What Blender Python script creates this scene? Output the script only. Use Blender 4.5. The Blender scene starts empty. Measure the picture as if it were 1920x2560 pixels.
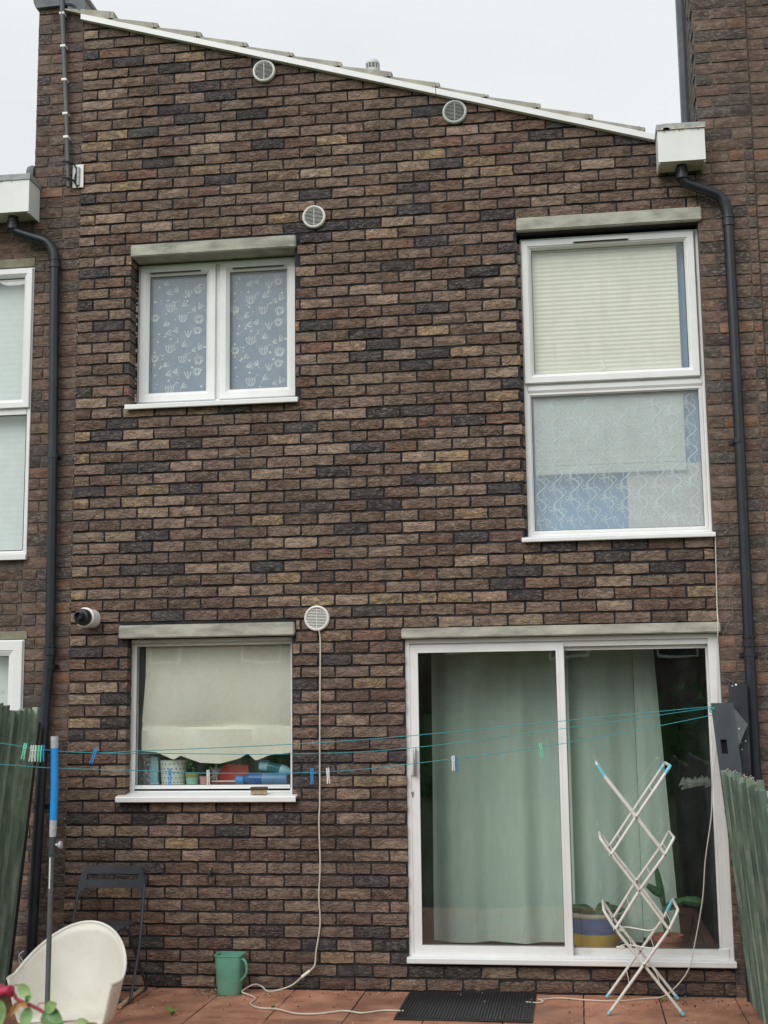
import bpy, bmesh, math, random
from mathutils import Vector, Matrix

random.seed(7)
scene = bpy.context.scene
COL = scene.collection

# ------------------------------------------------------------------ camera
cd = bpy.data.cameras.new('camera')
cam = bpy.data.objects.new('camera', cd)
COL.objects.link(cam)
cd.sensor_fit = 'VERTICAL'
cd.sensor_height = 36.0
cd.sensor_width = 27.0
cd.lens = 3306.18 / 2560 * 36.0
cd.clip_start = 0.1
cd.clip_end = 2000
cd.dof.use_dof = True
cd.dof.focus_distance = 8.5
cd.dof.aperture_fstop = 6.0
cam.matrix_world = (Matrix.Translation((3.3383, -8.4123, 1.6963))
                    @ Matrix.Rotation(0.142106, 4, 'Z')
                    @ Matrix.Rotation(math.pi / 2 + 0.150420, 4, 'X')
                    @ Matrix.Rotation(-0.012321, 4, 'Z'))
scene.camera = cam

# ------------------------------------------------------------------ overcast sky
SUN_EL, SUN_AZ = math.radians(43), math.radians(205)      # azimuth: 180 = from the garden side, larger = from the left
world = bpy.data.worlds.new('World')
scene.world = world
world.use_nodes = True
wn, wl = world.node_tree.nodes, world.node_tree.links
wn.clear()
w_out = wn.new('ShaderNodeOutputWorld')
w_bg = wn.new('ShaderNodeBackground')
w_bg.inputs['Strength'].default_value = 0.1
sky = wn.new('ShaderNodeTexSky')
sky.sky_type = 'NISHITA'
sky.sun_disc = False
sky.sun_elevation = SUN_EL
sky.sun_rotation = SUN_AZ
sky.air_density = 1.0
sky.dust_density = 3.0
w_tc = wn.new('ShaderNodeTexCoord')
w_map = wn.new('ShaderNodeMapping')
w_map.inputs['Scale'].default_value = (1.0, 1.0, 2.2)
w_no = wn.new('ShaderNodeTexNoise')
w_no.inputs['Scale'].default_value = 2.1
w_no.inputs['Detail'].default_value = 5
w_no.inputs['Roughness'].default_value = 0.45
w_cr = wn.new('ShaderNodeValToRGB')
w_cr.color_ramp.elements[0].position = 0.32
w_cr.color_ramp.elements[0].color = (6.25, 6.52, 6.70, 1)
w_cr.color_ramp.elements[1].position = 0.70
w_cr.color_ramp.elements[1].color = (7.35, 7.50, 7.58, 1)
w_mix = wn.new('ShaderNodeMix')
w_mix.data_type = 'RGBA'
w_mix.inputs[0].default_value = 0.95
wl.new(w_tc.outputs['Generated'], w_map.inputs['Vector'])
wl.new(w_map.outputs['Vector'], w_no.inputs['Vector'])
wl.new(w_no.outputs['Fac'], w_cr.inputs['Fac'])
wl.new(sky.outputs['Color'], w_mix.inputs[6])
wl.new(w_cr.outputs['Color'], w_mix.inputs[7])
wl.new(w_mix.outputs[2], w_bg.inputs['Color'])
wl.new(w_bg.outputs['Background'], w_out.inputs['Surface'])

sd = bpy.data.lights.new('sun', 'SUN')
sd.energy = 1.5
sd.angle = math.radians(50)
sd.color = (1.0, 0.97, 0.93)
sun = bpy.data.objects.new('sun', sd)
COL.objects.link(sun)
# the sun shines from (sin az, cos az) at elevation el
sv = Vector((math.sin(SUN_AZ) * math.cos(SUN_EL), math.cos(SUN_AZ) * math.cos(SUN_EL), math.sin(SUN_EL)))
sun.rotation_euler = (-sv).to_track_quat('-Z', 'Y').to_euler()
sun.location = sv * 30

vs = scene.view_settings
vs.view_transform = 'Standard'
vs.look = 'None'
vs.exposure = 0.40
vs.gamma = 1.0
vs.use_curve_mapping = False
scene.render.engine = 'CYCLES'
scene.cycles.max_bounces = 6
scene.cycles.diffuse_bounces = 2
scene.cycles.glossy_bounces = 3
scene.cycles.transmission_bounces = 4
scene.cycles.transparent_max_bounces = 12
scene.cycles.caustics_reflective = False
scene.cycles.caustics_refractive = False
try:
    scene.cycles.use_denoising = True
    scene.cycles.denoiser = 'OPENIMAGEDENOISE'
except Exception:
    pass

# ------------------------------------------------------------------ helpers
class MB:
    """collects faces; build() links them as one mesh object"""
    def __init__(self):
        self.v, self.f = [], []
    def quad_strip(self, a, b, closed=False):
        n = len(a)
        for i in range(n if closed else n - 1):
            j = (i + 1) % n
            self.f.append((a[i], a[j], b[j], b[i]))
    def add(self, pts):
        k = len(self.v)
        self.v.extend([tuple(p) for p in pts])
        return list(range(k, k + len(pts)))
    def box(self, x0, x1, y0, y1, z0, z1):
        k = self.add([(x0, y0, z0), (x1, y0, z0), (x1, y1, z0), (x0, y1, z0),
                      (x0, y0, z1), (x1, y0, z1), (x1, y1, z1), (x0, y1, z1)])
        for q in ((0, 3, 2, 1), (4, 5, 6, 7), (0, 1, 5, 4), (1, 2, 6, 5), (2, 3, 7, 6), (3, 0, 4, 7)):
            self.f.append(tuple(k[i] for i in q))
        return self
    def cbox(self, x0, x1, y0, y1, z0, z1, c=0.004, seg=2):
        bm = bmesh.new()
        bmesh.ops.create_cube(bm, size=1)
        bmesh.ops.scale(bm, vec=(x1 - x0, y1 - y0, z1 - z0), verts=bm.verts)
        bmesh.ops.translate(bm, vec=((x0 + x1) / 2, (y0 + y1) / 2, (z0 + z1) / 2), verts=bm.verts)
        bmesh.ops.bevel(bm, geom=bm.edges[:], offset=c, segments=seg, affect='EDGES', profile=0.5)
        self.bm(bm)
        return self
    def bm(self, bm, m=None):
        k = len(self.v)
        bm.verts.index_update()
        for v in bm.verts:
            self.v.append(tuple(m @ v.co) if m else tuple(v.co))
        for f in bm.faces:
            self.f.append(tuple(k + v.index for v in f.verts))
        bm.free()
    def prism(self, poly, y0, y1):
        """polygon given in x,z, pulled from y0 to y1"""
        a = self.add([(x, y0, z) for x, z in poly])
        b = self.add([(x, y1, z) for x, z in poly])
        self.f.append(tuple(a))
        self.f.append(tuple(reversed(b)))
        for i in range(len(a)):
            j = (i + 1) % len(a)
            self.f.append((a[j], a[i], b[i], b[j]))
        return self
    def prism_x(self, poly, x0, x1):
        """polygon given in y,z, pulled from x0 to x1"""
        a = self.add([(x0, y, z) for y, z in poly])
        b = self.add([(x1, y, z) for y, z in poly])
        self.f.append(tuple(a))
        self.f.append(tuple(reversed(b)))
        for i in range(len(a)):
            j = (i + 1) % len(a)
            self.f.append((a[j], a[i], b[i], b[j]))
        return self
    def ring(self, x0, x1, z0, z1, prof):
        """mitred rectangular frame: prof = (inset, y) from the outer back edge round to the inner back edge"""
        loops = []
        for d, y in prof:
            loops.append(self.add([(x0 + d, y, z0 + d), (x1 - d, y, z0 + d), (x1 - d, y, z1 - d), (x0 + d, y, z1 - d)]))
        for a, b in zip(loops, loops[1:]):
            self.quad_strip(a, b, True)
        self.quad_strip(loops[-1], loops[0], True)
        return self
    def tube(self, pts, r, n=8, cap=True, rs=None):
        P = [Vector(p) for p in pts]
        t0 = (P[1] - P[0]).normalized()
        up = Vector((0, 0, 1)) if abs(t0.z) < 0.9 else Vector((1, 0, 0))
        nrm = t0.cross(up).normalized()
        loops = []
        tp = t0
        for i, p in enumerate(P):
            if i == 0: t = t0
            elif i == len(P) - 1: t = (P[i] - P[i - 1]).normalized()
            else: t = ((P[i] - P[i - 1]).normalized() + (P[i + 1] - P[i]).normalized()).normalized()
            nrm = tp.rotation_difference(t) @ nrm
            nrm = (nrm - t * nrm.dot(t)).normalized()
            tp = t
            b = t.cross(nrm)
            rr = rs[i] if rs else r
            loops.append(self.add([p + (nrm * math.cos(2 * math.pi * k / n) + b * math.sin(2 * math.pi * k / n)) * rr for k in range(n)]))
        for a, b in zip(loops, loops[1:]):
            self.quad_strip(a, b, True)
        if cap:
            self.f.append(tuple(reversed(loops[0])))
            self.f.append(tuple(loops[-1]))
        return self
    def lathe(self, prof, origin, axis=(0, 0, 1), n=20, cap=True):
        ax = Vector(axis).normalized()
        up = Vector((0, 0, 1)) if abs(ax.z) < 0.9 else Vector((1, 0, 0))
        e1 = ax.cross(up).normalized()
        e2 = ax.cross(e1)
        o = Vector(origin)
        loops = []
        for r, h in prof:
            loops.append(self.add([o + ax * h + (e1 * math.cos(2 * math.pi * k / n) + e2 * math.sin(2 * math.pi * k / n)) * max(r, 1e-4) for k in range(n)]))
        for a, b in zip(loops, loops[1:]):
            self.quad_strip(a, b, True)
        if cap:
            self.f.append(tuple(reversed(loops[0])))
            self.f.append(tuple(loops[-1]))
        return self
    def ribbon(self, pts, w, y):
        """flat stroke in the x,z plane"""
        P = [Vector((x, z)) for x, z in pts]
        L, R = [], []
        for i, p in enumerate(P):
            a = P[max(i - 1, 0)]
            b = P[min(i + 1, len(P) - 1)]
            t = b - a
            if t.length < 1e-9: t = Vector((1, 0))
            t.normalize()
            nn = Vector((-t.y, t.x)) * w * 0.5
            L.append((p.x + nn.x, y, p.y + nn.y))
            R.append((p.x - nn.x, y, p.y - nn.y))
        self.quad_strip(self.add(R), self.add(L))
        return self
    def disc(self, x, z, r, y, n=8):
        self.f.append(tuple(self.add([(x + r * math.cos(2 * math.pi * k / n), y, z + r * math.sin(2 * math.pi * k / n)) for k in range(n)])))
        return self
    def build(self, name, mat, parent=None, smooth=False, fix=True):
        me = bpy.data.meshes.new(name)
        off = Vector((0, 0, 0))
        p = parent
        while p is not None:
            off += p.location
            p = p.parent
        me.from_pydata([(v[0] - off.x, v[1] - off.y, v[2] - off.z) for v in self.v], [], self.f)
        if fix:
            bm = bmesh.new()
            bm.from_mesh(me)
            bmesh.ops.recalc_face_normals(bm, faces=bm.faces)
            bm.to_mesh(me)
            bm.free()
        if smooth:
            me.polygons.foreach_set('use_smooth', [True] * len(me.polygons))
            try:
                me.set_sharp_from_angle(angle=math.radians(38))
            except Exception:
                pass
        me.materials.append(mat)
        me.update()
        o = bpy.data.objects.new(name, me)
        COL.objects.link(o)
        if parent: o.parent = parent
        return o

def tag(o, label, cat, group=None, kind=None):
    if label: o['label'] = label
    if cat: o['category'] = cat
    if group: o['group'] = group
    if kind: o['kind'] = kind
    return o

def thing(name, label, cat, loc=(0, 0, 0), group=None):
    o = bpy.data.objects.new(name, None)
    o.empty_display_size = 0.1
    COL.objects.link(o)
    o.location = loc
    return tag(o, label, cat, group)

def curve_pts(pts, sub=6):
    """Catmull-Rom through the points"""
    P = [Vector(p) for p in pts]
    out = []
    for i in range(len(P) - 1):
        p0, p1, p2, p3 = P[max(i - 1, 0)], P[i], P[i + 1], P[min(i + 2, len(P) - 1)]
        for k in range(sub):
            t = k / sub
            out.append(0.5 * ((2 * p1) + (p2 - p0) * t + (2 * p0 - 5 * p1 + 4 * p2 - p3) * t * t + (3 * p1 - p0 - 3 * p2 + p3) * t ** 3))
    out.append(P[-1])
    return out

# ------------------------------------------------------------------ materials
def newmat(name):
    m = bpy.data.materials.new(name)
    m.use_nodes = True
    nt = m.node_tree
    nt.nodes.clear()
    out = nt.nodes.new('ShaderNodeOutputMaterial')
    b = nt.nodes.new('ShaderNodeBsdfPrincipled')
    nt.links.new(b.outputs[0], out.inputs[0])
    return m, nt, b, out

def rgba(c): return (c[0], c[1], c[2], 1)

def math_node(nt, op, a, b=None, clamp=False):
    n = nt.nodes.new('ShaderNodeMath')
    n.operation = op
    n.use_clamp = clamp
    for i, s in enumerate((a, b)):
        if s is None: continue
        if isinstance(s, (int, float)): n.inputs[i].default_value = s
        else: nt.links.new(s, n.inputs[i])
    return n.outputs[0]

def mix_col(nt, fac, a, b, mode='MIX'):
    n = nt.nodes.new('ShaderNodeMix')
    n.data_type = 'RGBA'
    n.blend_type = mode
    for i, s in ((0, fac), (6, a), (7, b)):
        if isinstance(s, (int, float)): n.inputs[i].default_value = s
        elif isinstance(s, tuple): n.inputs[i].default_value = s
        else: nt.links.new(s, n.inputs[i])
    return n.outputs[2]

def ramp(nt, fac, stops):
    n = nt.nodes.new('ShaderNodeValToRGB')
    cr = n.color_ramp
    while len(cr.elements) < len(stops): cr.elements.new(0.5)
    for e, (p, c) in zip(cr.elements, stops):
        e.position = p
        e.color = c if len(c) == 4 else rgba(c)
    nt.links.new(fac, n.inputs[0])
    return n.outputs[0]

def coords(nt, scale=(1, 1, 1), offset=None, obj=False):
    if obj:
        src = nt.nodes.new('ShaderNodeTexCoord').outputs['Object']
    else:
        src = nt.nodes.new('ShaderNodeNewGeometry').outputs['Position']
    if offset is not None:
        a = nt.nodes.new('ShaderNodeVectorMath')
        a.operation = 'ADD'
        nt.links.new(src, a.inputs[0])
        nt.links.new(offset, a.inputs[1])
        src = a.outputs[0]
    m = nt.nodes.new('ShaderNodeVectorMath')
    m.operation = 'MULTIPLY'
    m.inputs[1].default_value = scale
    nt.links.new(src, m.inputs[0])
    return m.outputs[0]

def noise(nt, vec, scale, detail=3, rough=0.55, dist=0.0):
    n = nt.nodes.new('ShaderNodeTexNoise')
    n.inputs['Scale'].default_value = scale
    n.inputs['Detail'].default_value = detail
    n.inputs['Roughness'].default_value = rough
    n.inputs['Distortion'].default_value = dist
    nt.links.new(vec, n.inputs['Vector'])
    return n.outputs['Fac']

def bump(nt, b, height, strength=0.5, dist=0.004):
    n = nt.nodes.new('ShaderNodeBump')
    n.inputs['Strength'].default_value = strength
    n.inputs['Distance'].default_value = dist
    nt.links.new(height, n.inputs['Height'])
    nt.links.new(n.outputs[0], b.inputs['Normal'])

def simple(name, col, rough=0.5, vary=0.12, nscale=14, stretch=(1, 1, 1), dirt=None, dirt_amt=0.3, bmp=0.0, bdist=0.002, bscale=80, metal=0.0, spec=None):
    m, nt, b, out = newmat(name)
    vec = coords(nt, stretch)
    n1 = noise(nt, vec, nscale, 4)
    c = ramp(nt, n1, [(0.3, tuple(x * (1 - vary) for x in col)), (0.7, tuple(min(x * (1 + vary), 1) for x in col))])
    if dirt:
        n2 = noise(nt, vec, nscale * 0.45, 6, 0.65)
        f = math_node(nt, 'MULTIPLY', ramp(nt, n2, [(0.48, (0, 0, 0)), (0.72, (1, 1, 1))]), dirt_amt)
        c = mix_col(nt, f, c, rgba(dirt))
    nt.links.new(c, b.inputs['Base Color'])
    b.inputs['Roughness'].default_value = rough
    b.inputs['Metallic'].default_value = metal
    if spec is not None: b.inputs['Specular IOR Level'].default_value = spec
    if bmp:
        bump(nt, b, noise(nt, vec, bscale, 4), bmp, bdist)
    return m

def brick_mat(name, source, crease=1.0, light=1.0, pale=0.0):
    """source 'OBJECT': colour from the object; 'ATTR': from the mesh's colour attribute. alpha = how blotched"""
    m, nt, b, out = newmat(name)
    if source == 'OBJECT':
        s = nt.nodes.new('ShaderNodeObjectInfo')
        col, alp = s.outputs['Color'], s.outputs['Alpha']
    else:
        s = nt.nodes.new('ShaderNodeVertexColor')
        s.layer_name = 'tint'
        col, alp = s.outputs['Color'], s.outputs['Alpha']
    sp = nt.nodes.new('ShaderNodeSeparateColor')
    nt.links.new(col, sp.inputs[0])
    cx = nt.nodes.new('ShaderNodeCombineXYZ')
    nt.links.new(math_node(nt, 'MULTIPLY', sp.outputs[0], 913.0), cx.inputs[0])
    nt.links.new(math_node(nt, 'MULTIPLY', sp.outputs[1], 571.0), cx.inputs[1])
    nt.links.new(math_node(nt, 'MULTIPLY', sp.outputs[2], 1277.0), cx.inputs[2])
    off = cx.outputs[0]
    v1 = coords(nt, (1, 1, 2.0), off)
    n1 = noise(nt, v1, 13, 3, 0.6)
    k = ramp(nt, n1, [(0.28, (0.62, 0.60, 0.60)), (0.5, (0.97, 0.97, 0.97)), (0.72, (1.50, 1.48, 1.46))])
    c = mix_col(nt, 1.0, col, k, 'MULTIPLY')
    # ochre and cream blotches of the clay itself
    n2 = noise(nt, coords(nt, (1, 1, 1.4), off), 22, 3, 0.62)
    f = math_node(nt, 'MULTIPLY', ramp(nt, n2, [(0.50, (0, 0, 0)), (0.68, (1, 1, 1))]), alp)
    c = mix_col(nt, f, c, (0.47, 0.330, 0.185, 1))
    n3 = noise(nt, coords(nt, (1, 1, 2.6), off), 34, 3, 0.72)
    # lime bloom, in drifts across the whole wall
    drift = ramp(nt, noise(nt, coords(nt, (1, 1, 0.6)), 1.3, 3, 0.6), [(0.35, (0.16, 0.16, 0.16)), (0.68, (0.58, 0.58, 0.58))])
    f = math_node(nt, 'MULTIPLY', ramp(nt, n3, [(0.50, (0, 0, 0)), (0.70, (1, 1, 1))]), math_node(nt, 'ADD', drift, pale))
    c = mix_col(nt, f, c, (0.40, 0.325, 0.265, 1))
    # soot and damp drifts
    n4 = noise(nt, coords(nt, (1, 1, 0.45)), 0.9, 4, 0.6)
    c = mix_col(nt, ramp(nt, n4, [(0.50, (0, 0, 0)), (0.75, (0.42, 0.42, 0.42))]), c, (0.045, 0.040, 0.040, 1))
    nt.links.new(c, b.inputs['Base Color'])
    b.inputs['Roughness'].default_value = 0.88
    b.inputs['Specular IOR Level'].default_value = 0.3
    # creases of the hand-thrown face: thin folds along the contours of a warped noise
    n5 = noise(nt, coords(nt, (1, 1, 2.6), off), 9.5, 1, 0.5, 1.6)
    d = math_node(nt, 'ABSOLUTE', math_node(nt, 'SUBTRACT', n5, 0.5))
    fold = ramp(nt, d, [(0.0, (0, 0, 0)), (0.045, (1, 1, 1))])
    h = math_node(nt, 'MULTIPLY', fold, crease * 0.62)
    h = math_node(nt, 'ADD', h, math_node(nt, 'MULTIPLY', n3, 0.45))
    h = math_node(nt, 'ADD', h, math_node(nt, 'MULTIPLY', n5, 0.9 * crease))
    bump(nt, b, h, 0.9, 0.011)
    return m

M = {}
M['brick_obj'] = brick_mat('brick clay', 'OBJECT')
M['brick_attr'] = brick_mat('brick clay field', 'ATTR')
M['old_brick'] = brick_mat('weathered party brick', 'OBJECT', crease=0.15, pale=0.1)
M['mortar'] = simple('dark mortar', (0.021, 0.020, 0.023), 0.95, 0.3, 30, bmp=0.6, bdist=0.003, bscale=90)
M['old_mortar'] = simple('weathered mortar', (0.135, 0.112, 0.098), 0.95, 0.3, 25, dirt=(0.07, 0.06, 0.055), dirt_amt=0.7, bmp=0.5, bdist=0.003)
M['upvc'] = simple('white frame plastic', (0.80, 0.81, 0.81), 0.32, 0.03, 6, dirt=(0.55, 0.54, 0.48), dirt_amt=0.25)
M['upvc_dirty'] = simple('greying frame plastic', (0.70, 0.71, 0.69), 0.42, 0.06, 9, dirt=(0.38, 0.37, 0.31), dirt_amt=0.5)
M['gutter_white'] = simple('gutter board white', (0.76, 0.78, 0.76), 0.4, 0.03, 4, dirt=(0.5, 0.5, 0.42), dirt_amt=0.3)
M['lintel'] = simple('painted concrete', (0.340, 0.335, 0.290), 0.85, 0.32, 8, (0.9, 1, 2.6), dirt=(0.56, 0.56, 0.47), dirt_amt=0.75, bmp=0.4, bdist=0.002)
M['lintel_old'] = simple('mossy concrete', (0.21, 0.20, 0.14), 0.9, 0.25, 12, dirt=(0.32, 0.31, 0.23), dirt_amt=0.7, bmp=0.4)
M['pipe'] = simple('black drainpipe plastic', (0.011, 0.015, 0.022), 0.36, 0.2, 10, dirt=(0.04, 0.046, 0.055), dirt_amt=0.5)
M['black'] = simple('black plastic', (0.012, 0.013, 0.016), 0.4, 0.15, 12)
M['void'] = simple('dark opening', (0.006, 0.006, 0.007), 0.9, 0.1, 10)
M['tile'] = simple('concrete roof tile', (0.44, 0.42, 0.36), 0.9, 0.2, 12, dirt=(0.24, 0.23, 0.19), dirt_amt=0.6, bmp=0.5, bdist=0.003)
M['lead'] = simple('lead flashing', (0.10, 0.115, 0.135), 0.6, 0.25, 9, dirt=(0.28, 0.29, 0.28), dirt_amt=0.4)
M['flash_grey'] = simple('weathered flashing', (0.30, 0.32, 0.33), 0.6, 0.3, 16, dirt=(0.6, 0.6, 0.52), dirt_amt=0.6)
M['vent'] = simple('vent plastic', (0.76, 0.76, 0.72), 0.45, 0.03, 10)
M['vent_old'] = simple('vent plastic grey', (0.55, 0.57, 0.55), 0.55, 0.1, 30)
M['steel'] = simple('galvanised steel', (0.42, 0.44, 0.46), 0.35, 0.1, 20, metal=0.85)
M['grey_plastic'] = simple('grey panel', (0.042, 0.051, 0.062), 0.55, 0.25, 8, (1, 1, 0.35), dirt=(0.12, 0.13, 0.13), dirt_amt=0.5)
M['dark_panel'] = simple('dark panel', (0.016, 0.019, 0.026), 0.5, 0.2, 8, dirt=(0.08, 0.085, 0.09), dirt_amt=0.4)
M['cable'] = simple('cream cable', (0.62, 0.585, 0.50), 0.5, 0.08, 20)
M['line'] = simple('teal washing line', (0.05, 0.36, 0.42), 0.5, 0.12, 30)
M['blue_plastic'] = simple('bright blue plastic', (0.012, 0.28, 0.72), 0.4, 0.08, 20)
M['green_plastic'] = simple('mint green plastic', (0.19, 0.74, 0.50), 0.4, 0.08, 20)
M['white_plastic'] = simple('white plastic', (0.80, 0.80, 0.77), 0.4, 0.04, 8)
M['blue_tape'] = simple('blue sleeve', (0.008, 0.27, 0.74), 0.45, 0.06, 12)
M['grey_tape'] = simple('silver tape', (0.42, 0.44, 0.45), 0.4, 0.2, 60, bmp=0.7, bdist=0.003, bscale=70)
M['pole'] = simple('dull grey pole', (0.10, 0.11, 0.115), 0.5, 0.15, 14)
M['chair_black'] = simple('chair black plastic', (0.040, 0.045, 0.056), 0.38, 0.15, 14, dirt=(0.06, 0.065, 0.07), dirt_amt=0.4)
M['shell'] = simple('cream shell plastic', (0.72, 0.70, 0.63), 0.38, 0.05, 6, dirt=(0.50, 0.46, 0.36), dirt_amt=0.6)
M['bucket'] = simple('sea green plastic', (0.13, 0.36, 0.26), 0.45, 0.15, 10, dirt=(0.3, 0.42, 0.34), dirt_amt=0.5)
M['rubber'] = simple('black rubber', (0.012, 0.013, 0.016), 0.5, 0.2, 30, dirt=(0.03, 0.032, 0.036), dirt_amt=0.5)
M['airer'] = simple('white airer enamel', (0.72, 0.71, 0.67), 0.4, 0.06, 20, dirt=(0.4, 0.37, 0.3), dirt_amt=0.3)
M['aqua'] = simple('aqua sleeve', (0.16, 0.58, 0.74), 0.45, 0.1, 30)
M['brass'] = simple('tarnished brass', (0.30, 0.19, 0.10), 0.5, 0.3, 60, metal=0.6)
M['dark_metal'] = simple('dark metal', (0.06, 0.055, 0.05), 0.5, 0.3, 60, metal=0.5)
M['wood'] = simple('weathered stick', (0.46, 0.32, 0.20), 0.85, 0.25, 30, bmp=0.4)
M['bristle'] = simple('cream bristles', (0.55, 0.45, 0.28), 0.9, 0.2, 80, bmp=0.8, bdist=0.004, bscale=200)
M['brush_wood'] = simple('dark brush wood', (0.06, 0.038, 0.027), 0.6, 0.3, 40)
M['debris'] = simple('debris dark', (0.03, 0.022, 0.018), 0.9, 0.3, 60)
M['crumb'] = simple('pale crumbs', (0.55, 0.47, 0.38), 0.9, 0.3, 60)
M['weed'] = simple('weed leaf', (0.10, 0.26, 0.035), 0.6, 0.25, 50)
M['ivy_trace'] = simple('dead ivy root', (0.34, 0.31, 0.27), 0.9, 0.25, 60)
M['terracotta'] = simple('terracotta', (0.42, 0.14, 0.085), 0.7, 0.15, 20)
M['soil'] = simple('soil', (0.05, 0.035, 0.025), 0.95, 0.3, 30)
M['cactus'] = simple('cactus flesh', (0.035, 0.10, 0.035), 0.6, 0.3, 40)
M['band_blue'] = simple('glazed blue band', (0.045, 0.13, 0.30), 0.3, 0.12, 14)
M['band_yellow'] = simple('glazed yellow band', (0.62, 0.38, 0.05), 0.3, 0.12, 14)
M['rim'] = simple('glazed rim', (0.42, 0.42, 0.36), 0.3, 0.1, 14)
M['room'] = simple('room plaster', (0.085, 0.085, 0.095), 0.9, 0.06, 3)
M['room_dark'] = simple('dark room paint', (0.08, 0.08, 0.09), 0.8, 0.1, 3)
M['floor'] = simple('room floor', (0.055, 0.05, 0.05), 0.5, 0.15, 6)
M['curtain_green'] = simple('green curtain cloth', (0.555, 0.650, 0.575), 0.9, 0.05, 30, (1, 1, 0.2), bmp=0.2, bdist=0.001, bscale=300)
M['curtain_blue'] = simple('pale blue cloth', (0.28, 0.47, 0.70), 0.9, 0.06, 12)
M['curtain_grey'] = simple('grey drape', (0.22, 0.22, 0.21), 0.9, 0.1, 12)
M['blind_cream'] = simple('cream blind slat', (0.86, 0.83, 0.69), 0.7, 0.03, 10)
M['blind_white'] = simple('white blind slat', (0.78, 0.84, 0.83), 0.7, 0.03, 10)
M['old_seal'] = simple('old sealant', (0.40, 0.37, 0.32), 0.8, 0.3, 60)
M['cream_board'] = simple('cream board', (0.82, 0.76, 0.64), 0.8, 0.04, 5)
M['red_plastic'] = simple('red plastic', (0.62, 0.02, 0.025), 0.35, 0.08, 14)
M['dark_red'] = simple('maroon plastic', (0.22, 0.02, 0.02), 0.4, 0.1, 14)
M['navy_glass'] = simple('blue bottle', (0.02, 0.10, 0.32), 0.2, 0.2, 14)
M['label_blue'] = simple('pale blue bottle', (0.12, 0.26, 0.48), 0.3, 0.1, 14)
M['label_aqua'] = simple('aqua label', (0.34, 0.62, 0.72), 0.4, 0.1, 14)
M['teal_glass'] = simple('teal bottle', (0.03, 0.16, 0.20), 0.2, 0.2, 14)
M['pot_cream'] = simple('cream pot', (0.74, 0.78, 0.70), 0.4, 0.04, 14)
M['pot_olive'] = simple('olive pot', (0.32, 0.32, 0.07), 0.4, 0.1, 14)
M['pot_mint'] = simple('mint pot', (0.26, 0.58, 0.47), 0.4, 0.08, 14)
M['pot_pink'] = simple('pink pot', (0.60, 0.30, 0.29), 0.4, 0.08, 14)
M['herb'] = simple('herb leaf', (0.09, 0.22, 0.06), 0.6, 0.3, 60)


def damask_mat():
    m, nt, b, out = newmat('damask blind cloth')
    v = coords(nt, (1, 1, 1))
    vo = nt.nodes.new('ShaderNodeTexVoronoi')
    vo.feature = 'SMOOTH_F1'
    vo.inputs['Scale'].default_value = 11.0
    vo.inputs['Randomness'].default_value = 0.25
    w = noise(nt, v, 38, 3, 0.6)
    mx = mix_col(nt, 0.07, v, w)
    nt.links.new(mx, vo.inputs['Vector'])
    f = ramp(nt, math_node(nt, 'FRACT', math_node(nt, 'MULTIPLY', vo.outputs['Distance'], 4.2)), [(0.42, (0, 0, 0)), (0.55, (1, 1, 1))])
    c = mix_col(nt, math_node(nt, 'MULTIPLY', f, 0.38), (0.83, 0.80, 0.66, 1), (0.89, 0.88, 0.79, 1))
    nt.links.new(c, b.inputs['Base Color'])
    b.inputs['Roughness'].default_value = 0.8
    return m
M['damask'] = damask_mat()

def glass_mat(name, tint=(0.97, 0.985, 0.98), amount=1.0, smear=0.05):
    m, nt, b, out = newmat(name)
    nt.nodes.remove(b)
    tr = nt.nodes.new('ShaderNodeBsdfTransparent')
    tr.inputs[0].default_value = rgba(tint)
    gl = nt.nodes.new('ShaderNodeBsdfGlossy')
    gl.inputs['Roughness'].default_value = 0.0
    gl.inputs['Color'].default_value = (1, 1, 1, 1)
    lw = nt.nodes.new('ShaderNodeLayerWeight')
    lw.inputs['Blend'].default_value = 0.5
    sch = math_node(nt, 'ADD', math_node(nt, 'MULTIPLY', math_node(nt, 'POWER', lw.outputs['Facing'], 5.0), 0.9), 0.045)
    wav = noise(nt, coords(nt, (1, 1, 1)), 2.2, 1)
    bp = nt.nodes.new('ShaderNodeBump')
    bp.inputs['Strength'].default_value = 0.25
    bp.inputs['Distance'].default_value = 0.006
    nt.links.new(wav, bp.inputs['Height'])
    nt.links.new(bp.outputs[0], gl.inputs['Normal'])
    mx = nt.nodes.new('ShaderNodeMixShader')
    nt.links.new(math_node(nt, 'MULTIPLY', sch, amount, True), mx.inputs[0])
    nt.links.new(tr.outputs[0], mx.inputs[1])
    nt.links.new(gl.outputs[0], mx.inputs[2])
    # rain smears and dust on the outside
    sm = noise(nt, coords(nt, (2.4, 1, 1.0)), 3.2, 5, 0.68)
    df = nt.nodes.new('ShaderNodeBsdfDiffuse')
    df.inputs[0].default_value = (0.62, 0.64, 0.63, 1)
    m2 = nt.nodes.new('ShaderNodeMixShader')
    nt.links.new(math_node(nt, 'MULTIPLY', ramp(nt, sm, [(0.42, (0, 0, 0)), (0.75, (1, 1, 1))]), smear), m2.inputs[0])
    nt.links.new(mx.outputs[0], m2.inputs[1])
    nt.links.new(df.outputs[0], m2.inputs[2])
    nt.links.new(m2.outputs[0], out.inputs[0])
    return m
M['glass'] = glass_mat('double glazing', amount=1.5)
M['door_glass'] = glass_mat('door glazing', (0.93, 0.96, 0.95), amount=1.25, smear=0.016)

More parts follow.
